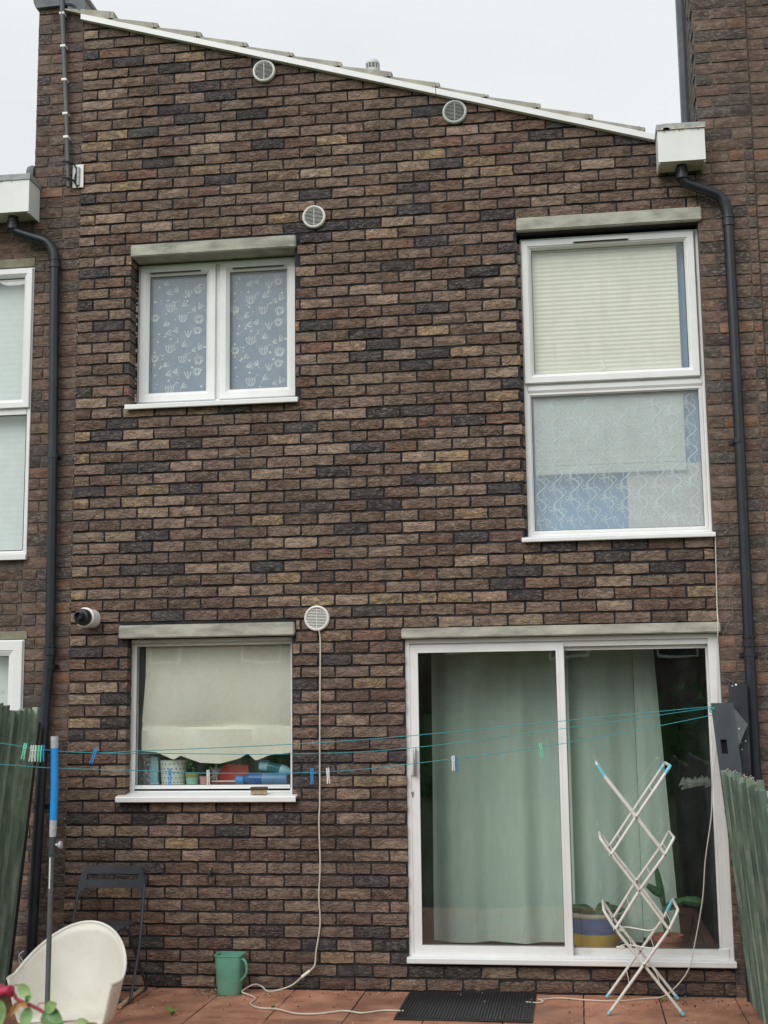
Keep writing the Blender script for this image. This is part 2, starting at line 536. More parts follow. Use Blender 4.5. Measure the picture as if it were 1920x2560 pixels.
def film_mat(name, col, alpha, vary=0.15):
    m, nt, b, out = newmat(name)
    n1 = noise(nt, coords(nt, (1, 1, 1)), 5, 5, 0.6)
    c = ramp(nt, n1, [(0.3, tuple(x * (1 - vary) for x in col)), (0.7, tuple(x * (1 + vary) for x in col))])
    nt.links.new(c, b.inputs['Base Color'])
    b.inputs['Roughness'].default_value = 0.6
    b.inputs['Alpha'].default_value = alpha
    return m
M['film_blue'] = film_mat('frosted blue film', (0.20, 0.265, 0.36), 0.96)
M['print_white'] = film_mat('white film print', (0.78, 0.82, 0.86), 0.85)
M['print_faint'] = film_mat('faint film print', (0.70, 0.76, 0.82), 0.38)
M['film_veil'] = film_mat('clear veil film', (0.50, 0.63, 0.78), 0.20)
M['film_swirl'] = film_mat('veil swirl print', (0.86, 0.95, 0.98), 0.50)
M['poly_bag'] = film_mat('polythene', (0.5, 0.5, 0.48), 0.35)

def fence_mat(name, col, streak):
    m, nt, b, out = newmat(name)
    oi = nt.nodes.new('ShaderNodeObjectInfo')
    cx = nt.nodes.new('ShaderNodeCombineXYZ')
    nt.links.new(math_node(nt, 'MULTIPLY', oi.outputs['Random'], 40.0), cx.inputs[2])
    v = coords(nt, (1, 9, 0.7), cx.outputs[0])
    n1 = noise(nt, v, 6, 5, 0.6)
    c = ramp(nt, n1, [(0.25, tuple(x * 0.5 for x in col)), (0.5, col), (0.78, streak)])
    k = math_node(nt, 'ADD', math_node(nt, 'MULTIPLY', oi.outputs['Random'], 0.75), 0.6)
    c2 = nt.nodes.new('ShaderNodeVectorMath')
    c2.operation = 'SCALE'
    nt.links.new(c, c2.inputs[0])
    nt.links.new(k, c2.inputs['Scale'])
    nt.links.new(c2.outputs[0], b.inputs['Base Color'])
    b.inputs['Roughness'].default_value = 0.85
    bump(nt, b, noise(nt, v, 14, 4, 0.6), 0.7, 0.004)
    return m
M['fence_dark'] = fence_mat('green stained board', (0.19, 0.27, 0.20), (0.46, 0.55, 0.43))
M['fence_pale'] = fence_mat('faded green board', (0.128, 0.180, 0.142), (0.31, 0.35, 0.27))
M['fence_rail'] = simple('dark fence rail', (0.025, 0.028, 0.022), 0.9, 0.3, 12)

def slab_mat():
    m, nt, b, out = newmat('terracotta paving slab')
    oi = nt.nodes.new('ShaderNodeObjectInfo')
    v = coords(nt, (1, 1, 1))
    n1 = noise(nt, v, 5, 6, 0.65)
    c = ramp(nt, n1, [(0.25, (0.20, 0.082, 0.050)), (0.5, (0.45, 0.205, 0.128)), (0.75, (0.60, 0.33, 0.225))])
    n2 = noise(nt, v, 1.4, 5, 0.6)
    c = mix_col(nt, ramp(nt, n2, [(0.42, (0.0, 0.0, 0.0)), (0.66, (0.65, 0.65, 0.65))]), c, (0.22, 0.118, 0.082, 1))
    n3 = noise(nt, v, 130, 3, 0.7)
    c = mix_col(nt, ramp(nt, n3, [(0.60, (0, 0, 0)), (0.72, (0.7, 0.7, 0.7))]), c, (0.48, 0.31, 0.22, 1))
    sc = nt.nodes.new('ShaderNodeVectorMath')
    sc.operation = 'SCALE'
    nt.links.new(c, sc.inputs[0])
    nt.links.new(math_node(nt, 'ADD', math_node(nt, 'MULTIPLY', oi.outputs['Random'], 0.35), 0.82), sc.inputs['Scale'])
    nt.links.new(sc.outputs[0], b.inputs['Base Color'])
    nt.links.new(ramp(nt, n2, [(0.4, (0.75, 0.75, 0.75)), (0.65, (0.42, 0.42, 0.42))]), b.inputs['Roughness'])
    bump(nt, b, noise(nt, v, 160, 4, 0.7), 0.5, 0.002)
    return m
M['slab'] = slab_mat()
M['joint'] = simple('slab joint', (0.035, 0.032, 0.022), 0.95, 0.4, 20)
M['grass'] = simple('lawn', (0.055, 0.10, 0.028), 0.95, 0.4, 9, dirt=(0.09, 0.10, 0.04), dirt_amt=0.6, bmp=0.8, bdist=0.03, bscale=40)

# ================================================================== ground and patio
g = MB()
g.f.append(tuple(g.add([(-150, -150, -0.06), (150, -150, -0.06), (150, 150, -0.06), (-150, 150, -0.06)])))
tag(g.build('ground', M['grass']), None, None, kind='structure')
pt = MB().box(-1.9, 6.2, -3.95, 0.0, -0.055, -0.012).build('patio', M['joint'])
tag(pt, None, None, kind='structure')
SP = 0.4435
slab_meshes = []
for k in range(5):
    bm = bmesh.new()
    bmesh.ops.create_grid(bm, x_segments=3, y_segments=3, size=(SP - 0.008) / 2)
    for v in bm.verts:
        edge = max(abs(v.co.x), abs(v.co.y)) > SP / 2 - 0.02
        v.co.z += random.uniform(-0.0015, 0.0015) - (0.003 if edge else 0)
        if edge:
            v.co.x += random.uniform(-0.0025, 0.0025)
            v.co.y += random.uniform(-0.0025, 0.0025)
    r = bmesh.ops.extrude_edge_only(bm, edges=[e for e in bm.edges if e.is_boundary])
    for e in r['geom']:
        if isinstance(e, bmesh.types.BMVert): e.co.z = -0.03
    bmesh.ops.recalc_face_normals(bm, faces=bm.faces)
    me = bpy.data.meshes.new('paving_slab')
    bm.to_mesh(me)
    bm.free()
    me.materials.append(M['slab'])
    slab_meshes.append(me)
for i in range(-4, 10):
    for j in range(8):
        x = 1.985 + SP * (i - 2) + SP / 2
        y = -0.338 + SP / 2 - SP * j
        o = bpy.data.objects.new('paving_slab', random.choice(slab_meshes))
        COL.objects.link(o)
        o.parent = pt
        o.location = (x, y, random.uniform(-0.002, 0.001))
        o.rotation_euler = (random.uniform(-0.003, 0.003), random.uniform(-0.003, 0.003), random.choice((0, math.pi / 2, math.pi)) + random.uniform(-0.004, 0.004))
        if j == 0:                                    # the row against the wall is cut
            o.scale.y = 0.338 / SP if abs(math.cos(o.rotation_euler.z)) > 0.5 else 1
            o.scale.x = 0.338 / SP if abs(math.cos(o.rotation_euler.z)) < 0.5 else 1
            o.location.y = -0.169

# ================================================================== the brick house
house = thing('brick_house', 'dark brown mixed brick house with monopitch roof and white framed windows, in the middle', 'house')
RP, BP, X0 = 0.0768, 0.22306, 0.0194           # course height, brick pitch, first joint
XL, XR = 0.02, 4.212
def verge_z(x): return 6.636 - 0.3063 * (x - 0.005)      # top of the white verge trim
# openings: x0, x1, z0, z1 (up to the lintel) and lintels
OPEN = {'bath': (0.391, 1.545, 3.748, 4.812), 'bed': (3.040, XR, 2.765, 4.818),
        'kitchen': (0.412, 1.521, 1.160, 2.197), 'door': (2.252, XR, 0.182, 2.160)}
LINT = [(0.402, 1.557, 4.811, 4.896), (3.043, 4.236, 4.822, 4.912), (0.364, 1.543, 2.197, 2.283), (2.240, 4.226, 2.160, 2.225)]

# mortar core round the openings
xs = sorted({0.02, XR, *[o[k] for o in OPEN.values() for k in (0, 1)]})
zs = sorted({-0.05, 4.92, *[o[k] for o in OPEN.values() for k in (2, 3)]})
core = MB()
for a, b in zip(xs, xs[1:]):
    run = None
    for c, d in zip(zs, zs[1:]):
        mx, mz = (a + b) / 2, (c + d) / 2
        hole = any(o[0] < mx < o[1] and o[2] < mz < o[3] for o in OPEN.values())
        if not hole: run = (run[0], d) if run else (c, d)
        if (hole or d == zs[-1]) and run:
            core.box(a, b, 0.010, 0.26, run[0], run[1])
            run = None
core.prism([(0.02, 4.92), (XR, 4.92), (XR, verge_z(XR) - 0.03), (0.02, verge_z(0.02) - 0.03)], 0.010, 0.26)
core.build('mortar_wall', M['mortar'], house)

def tint():
    t = random.random()
    if t < 0.11: c, a = (0.066, 0.063, 0.068), 0.0
    elif t < 0.44: c, a = (0.150, 0.108, 0.090), 0.05
    elif t < 0.76: c, a = (0.195, 0.148, 0.125), 0.12
    elif t < 0.82: c, a = (0.172, 0.108, 0.086), 0.04
    elif t < 0.95: c, a = (0.275, 0.213, 0.175), 0.30
    else: c, a = (0.255, 0.190, 0.135), 0.80
    k = random.uniform(0.84, 1.22)
    return tuple(x * k * w * random.uniform(0.96, 1.04) for x, w in zip(c, (0.86, 0.80, 0.755))) + (a,)

def brick_shell(w, h, depth, seg=5, rough=1.0):
    """front grid with an uneven outline and sides, centred on the face, front at y = 0"""
    nx, nz = seg, 2
    V, F = [], []
    def jit(s): return random.uniform(-s, s) * rough
    tilt = jit(0.0025)
    for k in range(nz + 1):
        for i in range(nx + 1):
            x = -w / 2 + w * i / nx
            z = -h / 2 + h * k / nz
            ex, ez = i in (0, nx), k in (0, nz)
            y = jit(0.0025) + tilt * (2 * k / nz - 1)
            if ez: z += jit(0.0026); y += 0.0022
            if ex: x += jit(0.0028); y += 0.0022
            if ex and ez:
                x *= 1 - 0.006 * random.random() * rough
                z *= 1 - 0.05 * random.random() * rough
            if 0 < i < nx: x += jit(0.008)
            V.append((x, y, z))
    for k in range(nz):
        for i in range(nx):
            a = k * (nx + 1) + i
            F.append((a, a + 1, a + nx + 2, a + nx + 1))
    per = list(range(nx + 1)) + [(k + 1) * (nx + 1) - 1 for k in range(1, nz + 1)] + \
          [nz * (nx + 1) + i for i in range(nx - 1, -1, -1)] + [k * (nx + 1) for k in range(nz - 1, 0, -1)]
    base = len(V)
    for p in per: V.append((V[p][0], depth, V[p][2]))
    n = len(per)
    for q in range(n):
        F.append((per[(q + 1) % n], per[q], base + q, base + (q + 1) % n))
    return V, F

bricks = []                                      # (x0, x1, z0, z1, row, depth, y)
GAP, VGAP = 0.0145, 0.0125
def spans(r):
    e = [XL]
    j = 1 if r % 2 else 0.5
    while X0 + BP * j < XR - 0.03:
        x = X0 + BP * j + random.uniform(-0.003, 0.003)
        if x - e[-1] > 0.05: e.append(x)
        j += 1
    e.append(XR)
    return list(zip(e, e[1:]))
for r in range(0, 88):
    zb, zt = r * RP + GAP / 2, (r + 1) * RP - GAP / 2
    for a, b in spans(r):
        parts = [(a, b, False)]
        for bx in list(OPEN.values()) + LINT:
            if bx[2] < zt - 0.012 and bx[3] > zb + 0.012:
                q = []
                for s, e, c in parts:
                    if e <= bx[0] or s >= bx[1]: q.append((s, e, c)); continue
                    if bx[0] - s > 0.03: q.append((s, bx[0], True))
                    if e - bx[1] > 0.03: q.append((bx[1], e, c))
                parts = q
        for s, e, c in parts:
            if e - s < 0.035: continue
            under_door = r < 2 and s > 2.2
            left = s + (VGAP / 2 if s > XL + 0.001 else 0)
            right = e + (0.004 if c else (0 if e > XR - 0.001 else -VGAP / 2))
            bricks.append((left, right, zb, zt, r, 0.145 if c and s < 0.5 and r > 40 else 0.095 if c else 0.03, 0.004 if under_door else 0.0))

full, rest, cut = [], [], []
for b in bricks:
    lim = verge_z(b[1]) - 0.028
    if b[2] > verge_z(b[0]) - 0.035: continue
    if b[3] > lim: cut.append(b)
    elif b[1] - b[0] > 0.19 and b[5] < 0.05: full.append(b)
    else: rest.append(b)
camp = Vector((3.3383, -8.4123, 1.6963))
full.sort(key=lambda b: (Vector(((b[0] + b[1]) / 2, 0, (b[2] + b[3]) / 2)) - camp).length)
near, far = full[:300], full[300:]
BW, BH = BP - VGAP, RP - GAP
var = []
for k in range(20):
    V, F = brick_shell(BW, BH, 0.03)
    me = bpy.data.meshes.new('brick')
    me.from_pydata(V, [], F)
    me.materials.append(M['brick_obj'])
    var.append(me)
for b in near:
    o = bpy.data.objects.new('brick', random.choice(var))
    COL.objects.link(o)
    o.parent = house
    o.location = ((b[0] + b[1]) / 2, b[6] + random.uniform(-0.004, 0.003), (b[2] + b[3]) / 2 + random.uniform(-0.0015, 0.0015))
    o.scale = ((b[1] - b[0]) / BW, 1, (b[3] - b[2]) / BH)
    o.rotation_euler = (0, random.uniform(-0.006, 0.006), 0)
    o.color = tint()
fv, ff, fc = [], [], []
def to_field(V, F, loc, c):
    k = len(fv)
    fv.extend([(x + loc[0], y + loc[1], z + loc[2]) for x, y, z in V])
    for f in F:
        ff.append(tuple(k + i for i in f))
        fc.extend([c] * len(f))
for b in far + rest:
    w, h = b[1] - b[0], b[3] - b[2]
    V, F = brick_shell(w, h, b[5], 5 if w > 0.12 else 3)
    to_field(V, F, ((b[0] + b[1]) / 2, b[6] + random.uniform(-0.004, 0.003), (b[2] + b[3]) / 2), tint())
for r in range(37, 63):
    zb, zt = r * RP + GAP / 2, (r + 1) * RP - GAP / 2
    if 2.77 < zb and zt < 4.815:
        V, F = brick_shell(0.034, zt - zb, 0.07, 2)
        to_field(V, F, (3.040, 0.030, (zb + zt) / 2), tint())
for b in cut:                                    # sawn to the slope of the verge
    poly = [(b[0], b[2]), (b[1], b[2])]
    zr, zl = verge_z(b[1]) - 0.028, verge_z(b[0]) - 0.028
    if zr > b[2] + 0.002: poly.append((b[1], min(zr, b[3])))
    else: poly[1] = (b[0] + (zl - b[2]) / 0.3063, b[2])
    if zl > b[3]: poly += [(b[0] + (zl - b[3]) / 0.3063, b[3]), (b[0], b[3])]
    else: poly.append((b[0], zl))
    m = MB().prism(poly, 0.0, 0.03)
    to_field(m.v, m.f, (0, 0, 0), tint())
me = bpy.data.meshes.new('brickwork')
me.from_pydata(fv, [], ff)
ca = me.color_attributes.new('tint', 'FLOAT_COLOR', 'CORNER')
ca.data.foreach_set('color', [x for c in fc for x in c])
me.materials.append(M['brick_attr'])
bw = bpy.data.objects.new('brickwork', me)
COL.objects.link(bw)
bw.parent = house
bw['kind'] = 'stuff'

# lintels with worn arrises
for x0, x1, z0, z1 in LINT:
    bm = bmesh.new()
    bmesh.ops.create_cube(bm, size=1)
    bmesh.ops.scale(bm, vec=(x1 - x0, 0.205, z1 - z0), verts=bm.verts)
    bmesh.ops.bevel(bm, geom=bm.edges[:], offset=0.006, segments=2, affect='EDGES')
    m = MB()
    m.bm(bm, Matrix.Translation(((x0 + x1) / 2, 0.0725, (z0 + z1) / 2)))
    m.build('lintel', M['lintel'], house, True)

# ---- windows
def outer_prof(yf, yb, w, bead=0.012):
    return [(0, yb), (0, yf + 0.003), (0.003, yf), (w - bead, yf), (w - bead * 0.4, yf + 0.004), (w, yf + bead), (w, yb)]
def sash_prof(yf, yb, w):
    return [(0, yb), (0, yf + 0.004), (0.004, yf), (w * 0.62, yf), (w * 0.66, yf + 0.005), (w * 0.72, yf + 0.006), (w, yf + 0.020), (w, yb)]
def pane(x0, x1, z0, z1, y, parent, mat='glass', name='pane'):
    MB().ring(x0 - 0.002, x1 + 0.002, z0 - 0.002, z1 + 0.002, [(0, y + 0.0005), (0, y - 0.0025), (0.0065, y - 0.0025), (0.0065, y + 0.0005)]).build('gasket', M['black'], parent)
    return MB().box(x0, x1, y + 0.001, y + 0.02, z0, z1).build(name, M[mat], parent)
def trickle(x0, x1, z, y, parent, slope=0.0):
    m = MB()
    m.prism_x([(y + 0.012, z + 0.012), (y - 0.006, z + 0.004), (y - 0.010, z - 0.006), (y + 0.012, z - 0.004)], x0, x1)
    o = m.build('trickle_vent', M['upvc'], parent)
    MB().box(x0 + .004, x1 - .004, y - 0.001, y + 0.004, z - 0.014, z - 0.006).build('vent_shadow', M['dark_metal'], parent)  # dark strip standing in for the shade below the vent hood
    return o
def sill(x0, x1, yf, yb, z, h, parent, mat='upvc'):
    m = MB().prism_x([(yf, z - h), (yf - 0.003, z - h + 0.004), (yf - 0.003, z - 0.006), (yf, z - 0.001), (yf + 0.006, z), (yb, z + 0.022), (yb, z - 0.004), (yf + 0.012, z - 0.012), (yf + 0.012, z - h)], x0, x1)
    return m.build('sill', M[mat], parent)

# bathroom window: two casements, patterned film on the glass
wf = MB().ring(0.415, 1.545, 3.790, 4.79, outer_prof(0.098, 0.165, 0.030))
wf.box(0.955, 1.018, 0.104, 0.16, 3.82, 4.76)
w1 = wf.build('window', M['upvc'], house)
w1['label'] = 'bathroom window with two casements and flowered film'
for x0, x1, gx0, gx1 in ((0.430, 0.974, 0.500, 0.903), (1.003, 1.541, 1.073, 1.478)):
    m = MB()
    m.ring(x0, x1, 3.805, 4.776, [(0, 0.15), (0, 0.088), (0.004, 0.084), (0.046, 0.084), (0.049, 0.090), (0.053, 0.091), (0.068, 0.104), (0.068, 0.15)])
    m.build('sash', M['upvc'], w1)
    pane(x0 + 0.066, x1 - 0.066, 3.87, 4.71, 0.120, w1)
    MB().box(x0 + 0.066, x1 - 0.066, 0.146, 0.150, 3.87, 4.71).build('film', M['film_blue'], w1)
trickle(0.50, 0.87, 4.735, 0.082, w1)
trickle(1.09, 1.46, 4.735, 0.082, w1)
sl = sill(0.383, 1.572, -0.04, 0.155, 3.770, 0.034, w1)
# print on the film: tulips, roses, sprigs and dots in a repeat
def tulip(m, x, z, s, y):
    w = 0.0054
    m.ribbon([(x - .5 * s, z + .45 * s), (x - .48 * s, z), (x - .25 * s, z - .42 * s), (x, z - .5 * s), (x + .25 * s, z - .42 * s), (x + .48 * s, z), (x + .5 * s, z + .45 * s)], w, y)
    m.ribbon([(x - .5 * s, z + .45 * s), (x - .3 * s, z + .15 * s), (x - .18 * s, z + .5 * s), (x, z + .1 * s), (x + .18 * s, z + .5 * s), (x + .3 * s, z + .15 * s), (x + .5 * s, z + .45 * s)], w, y)
    m.ribbon([(x - .18 * s, z + .3 * s), (x - .14 * s, z - .4 * s)], w, y)
    m.ribbon([(x + .18 * s, z + .3 * s), (x + .14 * s, z - .4 * s)], w, y)
    m.ribbon([(x + .5 * s, z + .45 * s), (x + .75 * s, z + .75 * s), (x + 1.0 * s, z + .7 * s)], w * .8, y)
def rose(m, x, z, s, y):
    for q in (0.5, 0.28):
        m.ribbon([(x + q * s * (1 + .15 * math.sin(3 * t)) * math.cos(t), z + q * s * math.sin(t)) for t in [k * math.pi / 6 for k in range(13)]], .0058, y)
    m.ribbon([(x - .45 * s, z - .1 * s), (x, z - .5 * s), (x + .4 * s, z - .05 * s)], .006, y)
def sprig(m, x, z, s, y, a):
    c, d = math.cos(a), math.sin(a)
    for k in (-1, 0, 1):
        m.ribbon([(x, z), (x + s * (c * .5 - d * .25 * k), z + s * (d * .5 + c * .25 * k)), (x + s * (c - d * .45 * k), z + s * (d + c * .45 * k))], .006, y)
for px0, ph in ((0.500, 0.0), (1.073, 0.028)):
    m = MB()
    y = 0.1445
    rnd = random.Random(3)
    for k in range(-1, 4):
        z = 4.36 - 0.292 * k + ph
        items = [(tulip, .135, .13, .062), (tulip, .225, .05, .055), (rose, .34, .035, .06), (rose, .33, -.045, .05), (rose, .025, .06, .05)]
        for fn, dx, dz, s in items:
            if 3.90 < z + dz < 4.68: fn(m, px0 + dx, z + dz, s, y)
        for dx, dz, s, a in ((.215, .135, .045, .6), (.265, .195, .055, 1.6), (.335, .105, .05, 1.0), (.285, .105, .035, 0.2), (.085, .0, .040, .6), (.10, .235, .045, .2), (.19, .235, .04, 2.2)):
            if 3.90 < z + dz < 4.66: sprig(m, px0 + dx, z + dz, s, y, a)
        for _ in range(26):
            dx, dz = rnd.uniform(.015, .39), rnd.uniform(0, .29)
            if 3.89 < z + dz < 4.69: m.disc(px0 + dx, z + dz, rnd.choice((.0035, .005, .008)), y)
    m.build('film_print', M['print_white'], w1)
    m = MB()
    for _ in range(150):
        x, z, a, L = px0 + rnd.uniform(.02, .385), rnd.uniform(3.89, 4.69), rnd.uniform(0, 6.28), rnd.uniform(.012, .035)
        c_, s_ = math.cos(a), math.sin(a)
        p_ = [(x - c_ * L * .5, z - s_ * L * .5), (x - s_ * L * .15, z + c_ * L * .15), (x + c_ * L * .5, z + s_ * L * .5)]
        if all(px0 + .004 < q[0] < px0 + .40 and 3.876 < q[1] < 4.704 for q in p_): m.ribbon(p_, .0045, 0.1452)
    m.build('film_print', M['print_faint'], w1)

w1.location = (-0.014, 0.05, 0.015)           # set back behind the brick reveal
sl.location = (0.014, -0.05, -0.015)

# bedroom window: top-hung sash over a fixed light
wf = MB().ring(3.058, 4.226, 2.790, 4.80, outer_prof(0.078, 0.15, 0.030))
wf.box(3.085, 4.20, 0.086, 0.14, 3.745, 3.815)
wf.prism_x([(0.086, 3.800), (0.076, 3.790), (0.076, 3.765), (0.086, 3.748)], 3.087, 4.198)
w2 = wf.build('window', M['upvc'], house)
w2['label'] = 'tall bedroom window with blind above and patterned film below'
MB().ring(3.066, 4.190, 3.808, 4.784, [(0, 0.14), (0, 0.062), (0.005, 0.056), (0.042, 0.056), (0.045, 0.063), (0.050, 0.064), (0.065, 0.082), (0.065, 0.14)]).build('sash', M['upvc'], w2)
pane(3.130, 4.126, 3.872, 4.722, 0.095, w2)
MB().ring(3.082, 4.196, 2.818, 3.748, [(0, 0.14), (0, 0.084), (0.012, 0.084), (0.022, 0.098), (0.022, 0.14)]).build('glazing_bead', M['upvc'], w2)
pane(3.102, 4.176, 2.838, 3.728, 0.102, w2)
MB().box(3.103, 4.175, 0.1285, 0.1295, 2.839, 3.727).build('film', M['film_veil'], w2)
m = MB()
for i in range(-1, 11):
    for j in range(-1, 8):
        x, z = 3.10 + 0.108 * i, 2.84 + 0.134 * j + (0.067 if i % 2 else 0)
        def put(pts, w):
            pts = [(x + a, z + b) for a, b in pts]
            if all(3.108 < a < 4.17 and 2.845 < b < 3.722 for a, b in pts): m.ribbon(pts, w, 0.1275)
        put([(0.05 + 0.030 * math.sin(t * 2 * math.pi), 0.134 * t) for t in [k / 10 for k in range(11)]], 0.0085)
        put([(0.085 + 0.014 * math.sin(math.pi * t), 0.03 + 0.055 * t) for t in [k / 6 for k in range(7)]], 0.0035)
        put([(0.085 - 0.010 * math.sin(math.pi * t), 0.03 + 0.055 * t) for t in [k / 6 for k in range(7)]], 0.0035)
        for ox, oz, rr, a0, a1 in ((.02, .10, .038, 3.4, 5.6), (.075, .045, .034, .2, 2.4), (.09, .11, .028, 1.8, 4.2), (.015, .02, .026, -.6, 1.6)):
            put([(ox + rr * math.cos(a0 + (a1 - a0) * t), oz + rr * math.sin(a0 + (a1 - a0) * t)) for t in [k / 7 for k in range(8)]], 0.0042)
        for a in (0.3, 1.5, 2.8, 4.2, 5.3):
            put([(0.02 + 0.034 * t * math.cos(a + 1.1 * t), 0.075 + 0.034 * t * math.sin(a + 1.1 * t)) for t in [k / 5 for k in range(6)]], 0.0045)
m.build('film_print', M['film_swirl'], w2)
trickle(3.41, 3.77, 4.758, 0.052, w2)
sill(3.022, 4.224, -0.04, 0.08, 2.782, 0.028, w2)

# kitchen window: one fixed light
wf = MB().ring(0.404, 1.530, 1.190, 2.190, [(0, 0.165), (0, 0.102), (0.018, 0.099), (0.030, 0.099), (0.042, 0.112), (0.042, 0.165)])
w3 = wf.build('window', M['upvc'], house)
w3['label'] = 'kitchen window with a cream blind and pots on the ledge'
m = MB()
m.box(0.446, 1.488, 0.099, 0.16, 1.192, 1.244)
m.build('bottom_rail', M['upvc'], w3)
pane(0.444, 1.490, 1.243, 2.150, 0.118, w3)
MB().cbox(0.425, 1.515, 0.055, 0.098, 2.170, 2.193, 0.003).build('head_drip', M['upvc_dirty'], w3)
sill(0.372, 1.556, -0.055, 0.10, 1.180, 0.036, w3)

# ---- sliding patio door
d0 = MB()
d0.ring(2.253, 4.218, 0.186, 2.160, [(0, 0.16), (0, 0.034), (0.003, 0.030), (0.030, 0.030), (0.030, 0.16)])
d0.box(4.150, 4.19, 0.032, 0.15, 0.215, 2.130)
d0.box(2.283, 4.15, 0.05, 0.15, 2.095, 2.130)
dr = d0.build('patio_door', M['upvc'], house)
dr['label'] = 'white sliding patio door with green curtain behind'
def leaf(x0, x1, z0, z1, sl, sr, bt, tp, yf, yb):
    m = MB()
    lo = []
    for k, y in ((0.0, yb), (0.0, yf + 0.003), (0.003, yf), (1.0, yf), (1.0, yf + 0.010), (1.0, yb)):
        e = k
        lo.append(m.add([(x0 + sl * e, y, z0 + bt * e), (x1 - sr * e, y, z0 + bt * e), (x1 - sr * e, y, z1 - tp * e), (x0 + sl * e, y, z1 - tp * e)]))
    for a, b in zip(lo, lo[1:]): m.quad_strip(a, b, True)
    m.quad_strip(lo[-1], lo[0], True)
    return m
leaf(2.262, 3.262, 0.200, 2.118, 0.074, 0.050, 0.068, 0.048, 0.036, 0.075).build('sliding_leaf', M['upvc'], dr)
MB().box(3.228, 3.2305, 0.0348, 0.036, 0.205, 2.11).build('stile_groove', M['upvc_dirty'], dr)
pane(2.334, 3.214, 0.266, 2.072, 0.050, dr, 'door_glass')
leaf(3.245, 4.152, 0.196, 2.112, 0.020, 0.014, 0.060, 0.042, 0.082, 0.12).build('fixed_leaf', M['upvc_dirty'], dr)
pane(3.263, 4.140, 0.254, 2.072, 0.096, dr, 'door_glass')
MB().cbox(4.128, 4.19, 0.024, 0.05, 0.19, 0.27, 0.004).build('corner_block', M['upvc'], dr)
h = MB().cbox(2.278, 2.300, 0.024, 0.036, 1.30, 1.475, 0.003)
hd = h.build('handle', M['white_plastic'], dr, True)
MB().cbox(2.304, 2.318, -0.008, 0.034, 1.298, 1.472, 0.004).build('grip', M['steel'], hd, True)
k = MB().disc(2.291, 1.455, 0.003, 0.0235).disc(2.291, 1.315, 0.003, 0.0235)
k.build('screw', M['black'], hd)
m = MB().lathe([(0.008, 0), (0.008, 0.006), (0.005, 0.008)], (2.290, 0.036, 1.195), (0, -1, 0), 12)
m.box(2.2855, 2.2945, 0.030, 0.036, 1.170, 1.195)
m.build('keyhole', M['steel'], dr)
m = MB().prism_x([(-0.03, 0.168), (-0.034, 0.172), (-0.034, 0.198), (-0.028, 0.203), (0.03, 0.206), (0.03, 0.168)], 2.247, 4.222)
m.build('threshold', M['upvc'], dr)

# ---- roof
zt = verge_z
m = MB().prism([(-0.02, zt(-0.02) - 0.10), (4.05, zt(4.05) - 0.10), (4.05, zt(4.05) - 0.015), (-0.02, zt(-0.02) - 0.015)], 0.03, 6.5)
roof = m.build('roof', M['tile'], house)
m = MB()
for a, b in ((0.006, 2.526), (2.530, 3.980)):
    m.prism([(a, zt(a) - 0.041), (b, zt(b) - 0.041), (b, zt(b)), (a, zt(a))], -0.038, 0.02)
m.build('verge_trim', M['upvc'], roof)
ends = [-0.075, 0.251, 0.574, 0.889, 1.222, 1.549, 1.884, 2.230, 2.555, 2.886, 3.226, 3.569, 3.903]
tops = [0.07, 0.070, 0.053, 0.053, 0.046, 0.043, 0.048, 0.053, 0.045, 0.033, 0.047, 0.048, 0.034]
for (a, b), t in zip(zip(ends, ends[1:]), tops[1:]):
    a0 = a - 0.05
    L = b - a0
    for y0, y1 in ((-0.036, 0.30), (0.304, 0.64)):
        poly = [(a0, zt(a0) + 0.004), (b - 0.012, zt(b) + 0.004), (b - 0.012, zt(b) + 0.012), (b, zt(b) + 0.014), (b - 0.004, zt(b) + t - 0.008), (b - 0.012, zt(b) + t)]
        poly += [(a0 + L * 0.5, zt(a0 + L * 0.5) + t * 0.62), (a0, zt(a0) + 0.012)]
        q = MB().prism([(x, z) for x, z in poly], y0, y1)
        if y0 < 0:                                   # rounded nose and its drip groove
            q.tube([(b - 0.010, y0 + 0.002, zt(b) + t - 0.010), (b - 0.010, y1, zt(b) + t - 0.010)], 0.0125, 8)
            q.box(b - 0.045, b - 0.032, y0 - 0.006, y0 + 0.01, zt(b - 0.04) + 0.004, zt(b - 0.04) + t * 0.85)
        q.build('roof_tile', M['tile'], roof)
m = MB()
for a, b in ((-0.02, 4.02),):
    m.prism([(a, zt(a) - 0.014), (b, zt(b) - 0.014), (b, zt(b) + 0.02), (a, zt(a) + 0.02)], 0.645, 6.5)
m.build('tile_field', M['tile'], roof)

# ---- rooms behind the glass
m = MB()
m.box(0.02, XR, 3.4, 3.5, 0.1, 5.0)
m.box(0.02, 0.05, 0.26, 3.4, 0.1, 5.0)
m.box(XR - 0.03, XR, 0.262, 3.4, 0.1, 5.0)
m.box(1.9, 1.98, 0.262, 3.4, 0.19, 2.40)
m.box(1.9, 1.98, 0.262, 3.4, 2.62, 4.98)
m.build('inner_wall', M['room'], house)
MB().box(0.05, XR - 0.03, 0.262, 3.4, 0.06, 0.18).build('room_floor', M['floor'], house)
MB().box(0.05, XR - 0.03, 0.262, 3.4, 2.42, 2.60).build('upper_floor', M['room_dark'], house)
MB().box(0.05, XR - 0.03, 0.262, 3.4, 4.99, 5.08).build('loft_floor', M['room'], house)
MB().box(0.41, 1.53, 0.167, 0.42, 1.16, 1.235).build('inner_ledge', M['upvc'], house)
MB().box(3.06, 4.18, 0.155, 0.42, 2.74, 2.80).build('inner_ledge', M['upvc'], house)

